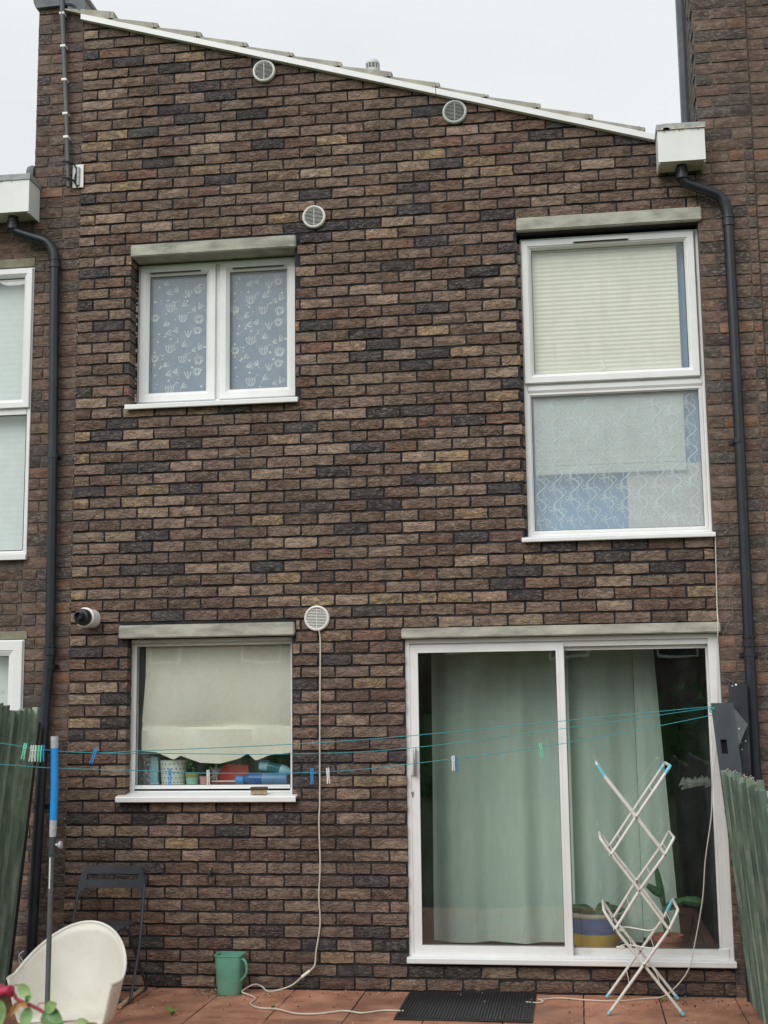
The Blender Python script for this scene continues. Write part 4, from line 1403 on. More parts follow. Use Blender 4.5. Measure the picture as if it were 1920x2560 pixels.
def peg_mesh(col):
    m = MB()
    L = 0.072
    for s in (-1, 1):
        m.prism([(s * 0.0015, 0.028), (s * 0.007, 0.030), (s * 0.0075, 0.012), (s * 0.006, -0.02), (s * 0.0085, -0.042), (s * 0.004, -0.044), (s * 0.0015, -0.02)], -0.0055, 0.0055)
    m.tube([(-0.006, -0.006, 0.004), (0.006, -0.006, 0.004)], 0.002, 5)
    o = m.build('clothes_peg', col)
    return o
pegs = [('green_plastic', (0.889, -2.713, 1.552), 0.16, 'mint green clothes peg leftmost on the line, in front of the left fence'),
        ('white_plastic', (0.912, -2.686, 1.541), 0.12, 'white clothes peg, leftmost of the tight bunch by the blue prop'),
        ('white_plastic', (0.921, -2.677, 1.541), 0.06, 'second white clothes peg in the tight bunch by the blue prop'),
        ('green_plastic', (0.930, -2.667, 1.540), 0.05, 'first mint green clothes peg in the tight bunch by the blue prop'),
        ('green_plastic', (0.939, -2.657, 1.539), 0.08, 'second mint green clothes peg in the tight bunch, next to the blue one'),
        ('blue_plastic', (0.948, -2.648, 1.541), 0.02, 'blue clothes peg at the right end of the tight bunch'),
        ('blue_plastic', (1.118, -2.457, 1.520), 0.30, 'tilted blue clothes peg just right of the blue prop'),
        ('blue_plastic', (1.396, -2.180, 1.412), 0.02, 'blue clothes peg hanging in front of the pots in the kitchen window'),
        ('white_plastic', (1.545, -2.040, 1.398), -0.03, 'white clothes peg hanging in front of the kitchen window'),
        ('blue_plastic', (1.984, -1.660, 1.386), 0.0, 'blue clothes peg hanging left of the cream cable'),
        ('white_plastic', (2.056, -1.602, 1.386), -0.06, 'white clothes peg hanging right of the cream cable'),
        ('white_plastic', (2.660, -1.143, 1.428), 0.0, 'white clothes peg of the pair hanging before the sliding door'),
        ('label_blue', (2.678, -1.130, 1.418), -0.05, 'pale blue clothes peg of the pair hanging before the sliding door'),
        ('green_plastic', (3.125, -0.822, 1.482), -0.10, 'green clothes peg rightmost on the line, near the door stile')]
proto = {}
for mt, loc, rot, lab in pegs:
    if mt not in proto:
        proto[mt] = o = peg_mesh(M[mt])
    else:
        o = proto[mt].copy()
        COL.objects.link(o)
    o.location = loc
    o.rotation_euler = (0, rot, 0.35)
    o.scale = (1.0, 1.0, 1.0 if loc[0] < 1.2 else 1.1)
    tag(o, lab, 'clothes peg', 'clothes pegs on the washing line')

t = thing('line_prop', 'grey clothes line prop with a bright blue sleeve at its top, left foreground', 'pole', (0.985, -2.62, 0))
PX, PY = 0.9905, -2.62
MB().tube([(PX - 0.004, PY, 0.0), (PX, PY, 1.12)], 0.0115, 12).build('pole', M['pole'], t, True)
MB().tube([(0.9935, PY, 1.085), (0.9935, PY, 1.165)], 0.0165, 14).build('clamp', M['grey_plastic'], t, True)
m = MB().tube([(1.005, PY, 1.13), (1.030, PY, 1.128)], 0.006, 8)
m.lathe([(0.012, 0), (0.017, 0.006), (0.016, 0.014), (0.006, 0.016)], (1.022, PY, 1.128), (1, 0, 0.1), 12)
m.build('knob', M['grey_tape'], t, True)
MB().tube([(0.9935, PY, 1.160), (0.9945, PY, 1.20), (0.9955, PY, 1.243)], 0.016, 14, rs=[0.0145, 0.0162, 0.0158]).build('tape', M['grey_tape'], t, True)
MB().tube([(0.9955, PY, 1.238), (0.997, PY, 1.38), (0.9925, PY, 1.562)], 0.0165, 14).build('sleeve', M['blue_tape'], t, True)
MB().tube([(0.9925, PY, 1.555), (0.991, PY, 1.608)], 0.0172, 14).build('tape', M['grey_tape'], t, True)
MB().box(0.9865, 0.9915, PY - 0.0125, PY - 0.0105, 0.94, 1.075).build('sticker', M['white_plastic'], t)

# ================================================================== drying rack
ar = thing('drying_rack', 'white folding drying rack of crossed tubes standing before the sliding door', 'drying rack', (3.655, -0.32, 0))
FY, BY = -0.555, -0.105
def u_frame(pts, wing=None, feet=False, sleeve=None, dy=0.0):
    """front rod, cross piece at the free end, back rod"""
    ex, ez = pts[-1]
    px, pz = pts[-2]
    d = Vector((ex - px, 0, ez - pz)).normalized() * 0.022
    a = [(x, FY + dy, z) for x, z in pts[:-1]] + [(ex - d.x, FY + dy, ez - d.z), (ex - d.x * .3, FY + dy + .007, ez - d.z * .3), (ex, FY + dy + .022, ez)]
    b = [(ex, BY - dy - .022, ez), (ex - d.x * .3, BY - dy - .007, ez - d.z * .3), (ex - d.x, BY - dy, ez - d.z)] + [(x, BY - dy, z) for x, z in reversed(pts[:-1])]
    m = MB().tube(a + b, 0.0086, 8)
    m.build('frame', M['airer'], ar, True)
    if feet:
        for y in (FY + dy, BY - dy):
            x, z = pts[0]
            d = Vector((pts[1][0] - x, 0, pts[1][1] - z)).normalized()
            MB().tube([(x - d.x * .002, y, z - d.z * .002), (x + d.x * .022, y, z + d.z * .022)], 0.010, 8).build('foot', M['aqua'], ar, True)
    n = 3
    for k in range(1, n + 1):
        s = (k - 0.3) / (n + .6)
        i = s * (len(pts) - 1)
        j = int(i)
        x = pts[j][0] + (pts[j + 1][0] - pts[j][0]) * (i - j)
        z = pts[j][1] + (pts[j + 1][1] - pts[j][1]) * (i - j)
        MB().tube([(x, FY + dy, z), (x + 0.004, (FY + BY) / 2, z - 0.006), (x, BY - dy, z)], 0.0026, 6).build('rung', M['airer'], ar, True)
    if sleeve:
        MB().tube(sleeve, 0.0098, 8).build('sleeve', M['aqua'], ar, True)
F1 = [(3.453, 0.010), (3.657, 0.276), (3.806, 0.470), (3.860, 0.575)]
F2 = [(3.864, 0.010), (3.657, 0.276), (3.506, 0.467), (3.447, 0.566)]
F3 = [(3.501, 0.457), (3.651, 0.681), (3.801, 0.878), (3.856, 0.970)]
F4 = [(3.811, 0.460), (3.651, 0.681), (3.499, 0.881), (3.442, 0.966)]
F5 = [(3.493, 0.871), (3.646, 1.088), (3.851, 1.374)]
F6 = [(3.807, 0.870), (3.646, 1.088), (3.483, 1.305), (3.436, 1.385)]
u_frame(F1, feet=True, sleeve=[(3.858, BY - 0.004, 0.570), (3.822, BY - 0.004, 0.502)])
u_frame(F2, feet=True, dy=0.016)
u_frame(F3, dy=0.016)
u_frame(F4)
u_frame(F5, sleeve=[(3.822, FY, 1.334), (3.851, FY, 1.374), (3.851, FY + .05, 1.374)])
MB().tube([(3.851, BY - .05, 1.374), (3.851, BY, 1.374), (3.822, BY, 1.334)], 0.0098, 8).build('sleeve', M['aqua'], ar, True)
u_frame(F6, dy=0.016, sleeve=[(3.475, FY + .016, 1.318), (3.437, FY + .016, 1.383)])
for x, z in ((3.657, 0.276), (3.651, 0.681), (3.646, 1.088), (3.504, 0.464), (3.807, 0.466), (3.497, 0.877), (3.803, 0.876)):
    for y in (FY + 0.008, BY - 0.008):
        MB().tube([(x, y - 0.020, z), (x, y + 0.020, z)], 0.005, 8).build('pin', M['grey_plastic'], ar, True)
for zz, xa, xb in ((0.462, 3.515, 3.735), (0.366, 3.512, 3.745)):
    m = MB().tube(curve_pts([(xa, FY + .04, zz - 0.008), (xa + .045, FY + .05, zz + .010), (xa + .10, FY + .04, zz + .006), (xb - .04, FY + .03, zz - .004), (xb, FY + .01, zz + .012)]), 0.0042, 6)
    m.cbox(xa - 0.002, xa + 0.045, FY + .03, FY + .046, zz - .012, zz + .004, .003)
    m.build('stay', M['airer'], ar, True)

# ================================================================== things on the patio
# ribbed doormat
t = thing('doormat', 'black ribbed rubber doormat on the slabs below the patio door', 'doormat', (2.65, -0.4, 0))
MX0, MX1, MY0, MY1 = 2.262, 3.034, -0.765, -0.045
MB().cbox(MX0, MX1, MY0, MY1, 0.0, 0.007, 0.002, 1).build('base', M['rubber'], t)
m = MB()
n = 42
for k in range(n):
    x = MX0 + 0.010 + (MX1 - MX0 - 0.02) * (k + .5) / n
    m.prism([(x - 0.0062, 0.0065), (x + 0.0062, 0.0065), (x + 0.0035, 0.0125), (x - 0.0035, 0.0125)], MY0 + 0.006, MY1 - 0.006)
m.build('rib', M['rubber'], t)

# folding chair against the wall
t = thing('folding_chair', 'black folding chair with a slotted backrest standing below the kitchen window', 'chair', (0.43, -0.45, 0), 'garden chairs')
bm_ = MB()
yb = -0.27
def back_pt(x, z):
    u = (x - 0.437) / 0.215
    return (x, yb - 0.020 * (1 - u * u) * -1 + (z - 0.60) * 0.20, z)
outer = [(0.212, 0.588), (0.222, 0.640), (0.240, 0.720), (0.252, 0.750), (0.276, 0.766), (0.600, 0.768), (0.624, 0.756), (0.634, 0.728), (0.640, 0.640), (0.642, 0.590)]
rows = []
NX = 18
def prof_z(x):
    """bottom and top of the backrest at x"""
    e = min(x - 0.212, 0.642 - x)
    top = 0.768 - 0.09 * max(0, 1 - e / 0.055) ** 2.2
    bot = 0.636 - 0.055 * max(0, 1 - e / 0.05) ** 1.5
    return bot, top
def strip(x0, x1, f0, f1, nx, m):
    F, Bk = [], []
    for i in range(nx + 1):
        x = x0 + (x1 - x0) * i / nx
        b, tp = prof_z(x)
        za, zb_ = f0(b, tp), f1(b, tp)
        p, q = back_pt(x, za), back_pt(x, zb_)
        F.append((p, q))
    for (p, q), (r, s) in zip(F, F[1:]):
        k = m.add([p, r, s, q, (p[0], p[1] + .014, p[2]), (r[0], r[1] + .014, r[2]), (s[0], s[1] + .014, s[2]), (q[0], q[1] + .014, q[2])])
        for w in ((0, 1, 2, 3), (7, 6, 5, 4), (0, 4, 5, 1), (3, 2, 6, 7), (0, 3, 7, 4), (1, 5, 6, 2)):
            m.f.append(tuple(k[z] for z in w))
SL0, SL1 = 0.262, 0.598
strip(0.214, SL0, lambda b, t_: b, lambda b, t_: t_, 5, bm_)
strip(SL1, 0.641, lambda b, t_: b, lambda b, t_: t_, 5, bm_)
strip(SL0, SL1, lambda b, t_: b, lambda b, t_: 0.686, 10, bm_)
strip(SL0, SL1, lambda b, t_: 0.720, lambda b, t_: t_, 10, bm_)
bm_.build('backrest', M['chair_black'], t)
for sx, x in ((-1, 0.216), (1, 0.638)):
    MB().tube(curve_pts([(x, yb + 0.02, 0.66), (x + sx * .004, yb - 0.01, 0.55), (x + sx * .012, yb - 0.10, 0.30), (x + sx * .004, yb - 0.20, 0.06), (x - sx * .004, yb - 0.215, 0.012)]), 0.0095, 8).build('front_leg', M['chair_black'], t, True)
    MB().tube(curve_pts([(x - sx * .016, yb - 0.24, 0.44), (x - sx * .014, yb - 0.08, 0.26), (x - sx * .012, yb + 0.10, 0.06), (x - sx * .014, yb + 0.125, 0.012)]), 0.0095, 8).build('rear_leg', M['chair_black'], t, True)
MB().tube([(0.212, yb - 0.215, 0.012), (0.642, yb - 0.215, 0.012)], 0.0095, 8).build('foot_bar', M['chair_black'], t, True)
MB().tube([(0.235, yb + 0.125, 0.012), (0.622, yb + 0.125, 0.012)], 0.0095, 8).build('foot_bar', M['chair_black'], t, True)
MB().cbox(0.236, 0.620, yb - 0.40, yb - 0.05, 0.430, 0.452, 0.010).build('seat', M['chair_black'], t, True)

# white shell chair
t = thing('shell_chair', 'cream white moulded shell chair in the bottom left corner behind the line prop', 'chair', (0.96, -2.2, 0), 'garden chairs')
m = MB()
NU, NV = 26, 18
cx_, cy_ = 0.935, -2.26
def shell_pt(u, v):
    """u round the rim from the left arm over the back to the right arm, v from the seat centre to the rim"""
    a = math.pi * (1.10 - 1.20 * u)                   # pi (left) .. 0 (right), pi/2 = back
    back = max(math.sin(a), 0) ** 1.3
    rim_h = 0.500 + 0.205 * back - 0.02 * u
    rx, ry = 0.262, 0.285
    s = v
    flare = 0.60 + 0.40 * s
    r = min(s * 1.9, 1.0)
    h = 0.30 + (rim_h - 0.30) * max(0, (s - 0.38) / 0.62) ** 1.25
    out = (0.80 + 0.20 * max(0, (s - 0.38) / 0.62)) * (s / 0.38 if s < 0.38 else 1)
    x = cx_ + rx * out * math.cos(a)
    y = cy_ + ry * out * math.sin(a) * (1 + .12 * max(0, s - .4))
    return Vector((x, y, h))
G = []
for i in range(NU + 1):
    G.append(m.add([shell_pt(i / NU, j / NV) for j in range(NV + 1)]))
for a, b in zip(G, G[1:]): m.quad_strip(a, b)
front = []
for j in range(NV + 1):                                # seat front lip
    pass
sh = m.build('shell', M['shell'], t, True, fix=False)
md = sh.modifiers.new('thickness', 'SOLIDIFY')
md.thickness = 0.009
md.offset = 0
m = MB()
k0 = [shell_pt(0, .38), shell_pt(1, .38)]
q = MB()
L = [(cx_ + 0.212 * math.cos(math.pi * (1.02 - 1.04 * i / 20)) , cy_, 0.30) for i in range(21)]
E_ = [(cx_ + 0.206 * math.cos(math.pi * (1 - i / 20)), cy_ - 0.20 * math.sin(math.pi * (i / 20)) ** 0.6, 0.292 - 0.02 * math.sin(math.pi * i / 20)) for i in range(21)]
q.quad_strip(q.add(E_), q.add(L))
se = q.build('seat', M['shell'], t, True)
md = se.modifiers.new('thickness', 'SOLIDIFY')
md.thickness = 0.009
rimp = [shell_pt(i / 40, 1.0) for i in range(41)]
MB().tube(rimp, 0.0075, 8).build('rim', M['shell'], t, True)
for sx in (-1, 1):
    MB().tube([(cx_ + sx * .12, cy_ - .10, .29), (cx_ + sx * .22, cy_ - .20, 0.0)], 0.007, 8).build('leg', M['white_plastic'], t, True)
    MB().tube([(cx_ + sx * .12, cy_ + .08, .29), (cx_ + sx * .24, cy_ + .24, 0.0)], 0.007, 8).build('leg', M['white_plastic'], t, True)

# white wire hook on the fence post
t = MB().tube(curve_pts([(-0.150, -0.22, 0.245), (-0.168, -0.24, 0.228), (-0.166, -0.25, 0.20), (-0.14, -0.26, 0.15), (-0.115, -0.26, 0.10)]), 0.005, 6)
t.tube(curve_pts([(-0.166, -0.25, 0.222), (-0.13, -0.27, 0.19), (-0.08, -0.28, 0.14)]), 0.005, 6)
tag(t.build('wire_hook', M['white_plastic'], None, True), 'bent white wire hook at the foot of the left fence', 'hook')

# black tub in the corner
t = thing('plant_tub', 'black plastic tub cut by the lower left edge of the picture', 'tub', (0.62, -3.0, 0))
MB().lathe([(0.15, 0.0), (0.19, 0.40), (0.205, 0.41), (0.205, 0.455), (0.19, 0.46), (0.185, 0.42), (0.165, 0.36), (0.001, 0.35)], (0.655, -3.0, 0), (0, 0, 1), 28).build('wall', M['black'], t, True)

# green jug by the wall
t = thing('green_jug', 'sea green plastic jug standing on the slabs against the wall', 'jug', (1.165, -0.17, 0))
def rrect(w, d, z, r=0.03):
    pts = []
    for cx, cy, a0 in ((1, 1, 0), (-1, 1, 90), (-1, -1, 180), (1, -1, 270)):
        for k in range(5):
            a = math.radians(a0 + 22.5 * k)
            pts.append((1.165 + cx * (w - r) + r * math.cos(a), -0.165 + cy * (d - r) + r * math.sin(a), z))
    return pts
m = MB()
loops = [m.add(rrect(w, d, z)) for w, d, z in ((0.066, 0.055, 0.0), (0.070, 0.058, 0.010), (0.080, 0.066, 0.15), (0.084, 0.069, 0.225), (0.088, 0.072, 0.228), (0.088, 0.072, 0.238), (0.080, 0.065, 0.236), (0.066, 0.052, 0.02))]
for a, b in zip(loops, loops[1:]): m.quad_strip(a, b, True)
m.f.append(tuple(reversed(loops[0])))
m.f.append(tuple(loops[-1]))
m.build('body', M['bucket'], t, True)
MB().tube(curve_pts([(1.235, -0.20, 0.215), (1.275, -0.215, 0.20), (1.280, -0.215, 0.13), (1.236, -0.20, 0.08)]), 0.008, 8).build('handle', M['bucket'], t, True)

# stick, weeds, crumbs
m = MB().tube([(0.600, -0.12, 0.014), (0.606, -0.36, 0.013), (0.628, -0.64, 0.014)], 0.013, 8, rs=[0.012, 0.014, 0.013])
tag(m.build('wooden_stick', M['wood'], None, True), 'pale wooden stick lying on the slabs behind the shell chair', 'stick')
def weed(x, y, s, n, label):
    m = MB()
    for k in range(n):
        a = 2 * math.pi * k / n + rnd.uniform(-.4, .4)
        L = s * rnd.uniform(.7, 1.2)
        c, d = math.cos(a), math.sin(a)
        w = L * .16
        p0, p1, p2 = Vector((x, y, 0.0)), Vector((x + c * L * .45, y + d * L * .45, L * .55)), Vector((x + c * L, y + d * L, L * .7))
        side = Vector((-d, c, 0)) * w
        i = m.add([p0 - side * .3, p0 + side * .3, p1 + side, p1 - side, p2])
        m.f += [(i[0], i[1], i[2], i[3]), (i[3], i[2], i[4])]
    tag(m.build('weed', M['weed'], None, False, False), label, 'weed', 'weeds in the slab joints')
weed(0.985, -0.76, 0.055, 6, 'bright green weed on the slabs nearest the shell chair')
weed(1.525, -0.555, 0.035, 6, 'small weed where the cream cable crosses a slab joint')
weed(3.772, -0.16, 0.03, 5, 'tiny weed at the wall under the drying rack')
for nm, mt, n, lab in (('leaf_litter', 'debris', 420, 'dark crumbs of leaf litter scattered on the slabs along the wall'), ('grit', 'crumb', 260, 'pale grit scattered on the slabs along the wall')):
    m = MB()
    for _ in range(n):
        x = rnd.uniform(-0.2, 4.25)
        y = -abs(rnd.gauss(0, .22)) - 0.012 if rnd.random() < .55 else rnd.uniform(-1.1, -0.02)
        if rnd.random() < .25: x, y = rnd.gauss(1.07, .07), -abs(rnd.gauss(.12, .07)) - .01
        if rnd.random() < .12: x, y = rnd.gauss(4.0, .15), -abs(rnd.gauss(.2, .12)) - .01
        if MX0 - .01 < x < MX1 + .01 and MY0 < y < MY1 and rnd.random() < .6: continue
        s = rnd.uniform(.002, .008) if mt == 'debris' else rnd.uniform(.002, .006)
        z = 0.014 if (MX0 < x < MX1 and MY0 < y < MY1) else 0.001
        a = rnd.uniform(0, 6.3)
        c, d = math.cos(a) * s, math.sin(a) * s
        i = m.add([(x + c, y + d, z), (x - d * .7, y + c * .7, z), (x - c, y - d, z), (x + d * .7, y - c * .7, z), (x, y, z + s * .8)])
        for q in range(4): m.f.append((i[q], i[(q + 1) % 4], i[4]))
    tag(m.build(nm, M[mt]), lab, 'litter', kind='stuff')

# brush on the kitchen sill
t = thing('scrubbing_brush', 'dark backed scrubbing brush lying on the kitchen window sill', 'brush', (1.305, 0.0, 1.19))
MB().cbox(1.252, 1.362, -0.022, 0.016, 1.214, 1.237, 0.006).build('back', M['brush_wood'], t, True)
m = MB()
for a in range(14):
    for b in range(5):
        x, y = 1.259 + a * 0.0073, -0.017 + b * 0.0068
        m.tube([(x, y, 1.190), (x, y, 1.216)], 0.0032, 5)
m.build('bristles', M['bristle'], t)

# ================================================================== behind the glass
def folds(name, label, x0t, x1t, x0b, x1b, z0, z1, y, mat, n, amp, cat='curtain', nx=90, seed=1, grp=None):
    r_ = random.Random(seed)
    ph = [r_.uniform(0, 6.28) for _ in range(4)]
    m = MB()
    R = []
    for k in range(13):
        s = k / 12
        row = []
        for i in range(nx + 1):
            u = i / nx
            xb, xt = x0b + (x1b - x0b) * u, x0t + (x1t - x0t) * u
            x = xb + (xt - xb) * s
            yy = y + amp * (math.sin(n * 2 * math.pi * u + ph[0] + .25 * math.sin(3 * s)) + .25 * math.sin(n * 4.6 * math.pi * u + ph[1] + .5 * s)) * (0.6 + .4 * (1 - s))
            row.append((x, yy, z0 + (z1 - z0) * s))
        R.append(m.add(row))
    for a, b in zip(R, R[1:]): m.quad_strip(a, b)
    o = m.build(name, M[mat], None, True, False)
    return tag(o, label, cat, grp)
folds('curtain', 'sage green curtain filling the sliding left pane of the patio door', 2.362, 3.28, 2.345, 3.28, 0.20, 2.14, 0.58, 'curtain_green', 2.4, 0.038, seed=4, grp='green curtains behind the patio door')
folds('curtain', 'sage green curtain with a slanting edge behind the fixed right pane', 3.27, 3.71, 3.27, 3.71, 0.20, 2.14, 0.62, 'curtain_green', 1.2, 0.032, seed=8, grp='green curtains behind the patio door')
folds('curtain', 'loose flap of green curtain beside the dark gap in the door', 3.71, 3.845, 3.71, 3.945, 0.24, 2.14, 0.57, 'curtain_green', 0.7, 0.018, seed=9, nx=40, grp='green curtains behind the patio door')
folds('curtain', 'pale blue drape at the right side of the bedroom window', 4.03, 4.24, 4.03, 4.24, 2.80, 4.82, 0.20, 'curtain_blue', 3, 0.010, seed=3, nx=40)
folds('curtain', 'pale blue backdrop cloth low behind the patterned bedroom pane', 3.04, 3.78, 3.04, 3.78, 2.80, 3.40, 0.22, 'curtain_blue', 2, 0.006, seed=3, nx=40)
folds('curtain', 'grey drape at the left side of the kitchen window', 0.43, 0.50, 0.43, 0.50, 1.24, 2.20, 0.24, 'curtain_grey', 2, 0.008, seed=6, nx=24)

# pleated blind of the bedroom
t = thing('pleated_blind', 'cream pleated blind covering the upper pane of the bedroom window', 'blind', (3.6, 0.2, 3.28))
m = MB()
z, k = 4.735, 0
rows = []
while z > 3.205:  # pleats below the bottom bar stand in for the sill's reflection
    rows.append(m.add([(3.118, 0.135 + ((0.0026 if z > 3.76 else 0.0009) if k % 2 else 0), z), (4.080, 0.135 + ((0.0026 if z > 3.76 else 0.0009) if k % 2 else 0), z)]))
    z -= 0.0145
    k += 1
for a, b in zip(rows, rows[1:]): m.quad_strip(a, b)
m.build('pleats', M['blind_cream'], t)
MB().cbox(3.116, 4.082, 0.132, 0.150, 3.270, 3.284, 0.003).build('bottom_bar', M['blind_cream'], t)
m = MB()
for x in (3.265, 3.585, 3.90):
    m.tube([(x, 0.1335, 4.79), (x, 0.1335, 3.27 if x != 3.585 else 2.95)], 0.0016, 5)
m.build('cord', M['blind_cream'], t)
MB().tube([(3.585, 0.088, 3.885), (3.568, 0.092, 3.94)], 0.006, 6).build('window_stay', M['white_plastic'], w2)
tag(MB().cbox(3.705, 4.20, 0.165, 0.19, 2.805, 3.262, 0.004).build('cream_board', M['cream_board']), 'cream board standing behind the lower right of the bedroom window', 'board')

# roman blind of the kitchen with a scalloped hem
m = MB()
NXb = 60
top, rowz = 2.165, [2.165, 1.95, 1.66, 1.635, 1.615, 1.60, 1.50, 1.47]
def hem(u):
    pts = [(0, 1.462), (.10, 1.455), (.22, 1.405), (.265, 1.432), (.40, 1.385), (.53, 1.378), (.66, 1.41), (.715, 1.442), (.77, 1.395), (.86, 1.43), (1, 1.445)]
    for (a, b), (c, d) in zip(pts, pts[1:]):
        if a <= u <= c: return b + (d - b) * (u - a) / (c - a)
    return 1.44
R = []
for q, z in enumerate(rowz + [None]):
    row = []
    for i in range(NXb + 1):
        u = i / NXb
        zz = z if z is not None else hem(u)
        x = 0.492 + u * 0.985 + (-0.02 if zz < 1.7 else 0) * (1 - u)
        yy = 0.156 + (0.012 if q in (3, 4) else 0) + 0.004 * math.sin(9 * u + q)
        row.append((x, yy, zz))
    R.append(m.add(row))
for a, b in zip(R, R[1:]): m.quad_strip(a, b)
t = m.build('roman_blind', M['damask'], None, True, False)
tag(t, 'cream damask blind with a scalloped hem in the kitchen window', 'blind')

# things on the kitchen ledge
LZ = 1.235
def pot(name, label, x, y, r0, r1, h, mats, cat='pot'):
    t = thing(name, label, cat, (x, y, LZ), 'pots on the kitchen window ledge')
    if len(mats) == 1:
        MB().lathe([(r0, 0), (r1, h), (r1 * .93, h), (r0 * .9, h * .2)], (x, y, LZ), (0, 0, 1), 24).build('body', M[mats[0]], t, True)
    else:
        rm = r0 + (r1 - r0) * .6
        MB().lathe([(r0, 0), (rm, h * .6)], (x, y, LZ), (0, 0, 1), 24).build('lower_band', M[mats[0]], t, True)
        MB().lathe([(rm, h * .601), (r1, h), (r1 * .93, h), (r1 * .9, h * .62)], (x, y, LZ), (0, 0, 1), 24).build('upper_band', M[mats[1]], t, True)
    return t
t = pot('storage_pot', 'cream perforated pot on the kitchen ledge behind the blue peg', 0.655, 0.28, 0.078, 0.092, 0.165, ['pot_cream'])
m = MB()
for a in range(-4, 5):
    for b in range(5):
        an = -math.pi / 2 + a * 0.32 + (0.16 if b % 2 else 0)
        hh = 0.02 + b * 0.030
        rr = 0.078 + 0.014 * hh / 0.165 + 0.0012
        x, y = 0.655 + rr * math.cos(an), 0.28 + rr * math.sin(an)
        m.lathe([(0.0042, 0), (0.0042, 0.0015)], (x, y, LZ + hh), (math.cos(an), math.sin(an), 0), 6)
m.build('hole', M['grey_plastic'], t)
t = pot('plant_pot', 'small two tone mint and olive pot with a herb on the kitchen ledge', 0.793, 0.25, 0.036, 0.048, 0.082, ['pot_mint', 'pot_olive'])
m = MB()
for _ in range(90):
    a, rr, hh = rnd.uniform(0, 6.28), abs(rnd.gauss(0, .028)), rnd.uniform(0.05, 0.165)
    x, y, z = 0.793 + rr * math.cos(a), 0.25 + rr * math.sin(a), LZ + hh
    s = 0.011
    b = rnd.uniform(0, 6.28)
    i = m.add([(x - s * math.cos(b) * .5, y, z - s * math.sin(b) * .5), (x + s * math.sin(b) * .4, y - .004, z - s * math.cos(b) * .4), (x + s * math.cos(b), y + rnd.uniform(-.006, .006), z + s * math.sin(b)), (x - s * math.sin(b) * .4, y - .002, z + s * math.cos(b) * .4)])
    m.f.append(tuple(i))
m.build('foliage', M['herb'], t, False, False)
pot('plant_pot', 'small pink pot on the kitchen ledge behind the white peg', 0.885, 0.24, 0.032, 0.040, 0.058, ['pot_pink'])
t = thing('spotted_bag', 'clear spotted bag with pale things at the left of the kitchen ledge', 'bag', (0.50, 0.27, LZ))
MB().cbox(0.475, 0.555, 0.25, 0.30, LZ, LZ + 0.19, 0.012).build('contents', M['label_aqua'], t, True)
m = MB()
for _ in range(60):
    m.disc(rnd.uniform(0.455, 0.575), rnd.uniform(LZ + .004, LZ + .20), 0.0032, 0.205, 6)
m.build('spot', M['white_plastic'], t)
t = thing('red_tray', 'red plastic tray and lid leaning on the kitchen ledge', 'tray', (1.02, 0.26, LZ))
MB().prism([(0.935, LZ + 0.03), (1.17, LZ + 0.03), (1.17, LZ + 0.13), (1.02, LZ + 0.135), (0.985, LZ + 0.11)], 0.262, 0.275).build('lid', M['red_plastic'], t)
MB().cbox(0.93, 1.20, 0.235, 0.30, LZ, LZ + 0.024, 0.004).build('base', M['dark_red'], t)
MB().cbox(0.928, 1.202, 0.230, 0.236, LZ + 0.022, LZ + 0.030, 0.002).build('lip', M['white_plastic'], t)
t = thing('water_bottle', 'blue capped bottle lying along the kitchen ledge', 'bottle', (1.28, 0.22, LZ), 'bottles on the kitchen window ledge')
MB().lathe([(0.022, 0), (0.026, 0.004), (0.026, 0.05), (0.022, 0.054)], (1.10, 0.215, LZ + 0.036), (1, 0, -0.06), 18).build('cap', M['blue_plastic'], t, True)
MB().lathe([(0.020, 0.05), (0.030, 0.075), (0.038, 0.10), (0.039, 0.18)], (1.10, 0.215, LZ + 0.044), (1, 0, -0.02), 20).build('shoulder', M['navy_glass'], t, True)
MB().lathe([(0.0385, 0.18), (0.0385, 0.33), (0.034, 0.345)], (1.10, 0.215, LZ + 0.044), (1, 0, -0.02), 20).build('body', M['label_blue'], t, True)
t = thing('water_bottle', 'teal bottle with a pale label resting on top of the blue bottle', 'bottle', (1.36, 0.24, LZ + .08), 'bottles on the kitchen window ledge')
MB().lathe([(0.034, 0), (0.037, 0.006), (0.037, 0.055)], (1.255, 0.245, LZ + 0.132), (1, 0, -0.25), 18).build('label_band', M['label_aqua'], t, True)
MB().lathe([(0.036, 0.055), (0.036, 0.13), (0.030, 0.15)], (1.255, 0.245, LZ + 0.132), (1, 0, -0.25), 18).build('body', M['teal_glass'], t, True)
MB().lathe([(0.034, 0.14), (0.037, 0.148), (0.034, 0.18), (0.016, 0.215), (0.015, 0.23)], (1.255, 0.245, LZ + 0.132), (1, 0, -0.25), 18).build('neck', M['label_aqua'], t, True)
m = MB()
for k in range(9):
    a = rnd.uniform(0, 6.28)
    m.tube([(0.945 + .03 * math.cos(a), .225, LZ + .05 + .03 * math.sin(a)), (0.96, .215, LZ + .08), (0.95 + .04 * math.cos(a + 2), .225, LZ + .10 + .04 * math.sin(a + 2))], 0.006, 4, rs=[.002, .014, .003])
tag(m.build('plastic_wrap', M['poly_bag'], None, True), 'crumpled clear plastic wrap between the pink pot and red tray', 'wrap')

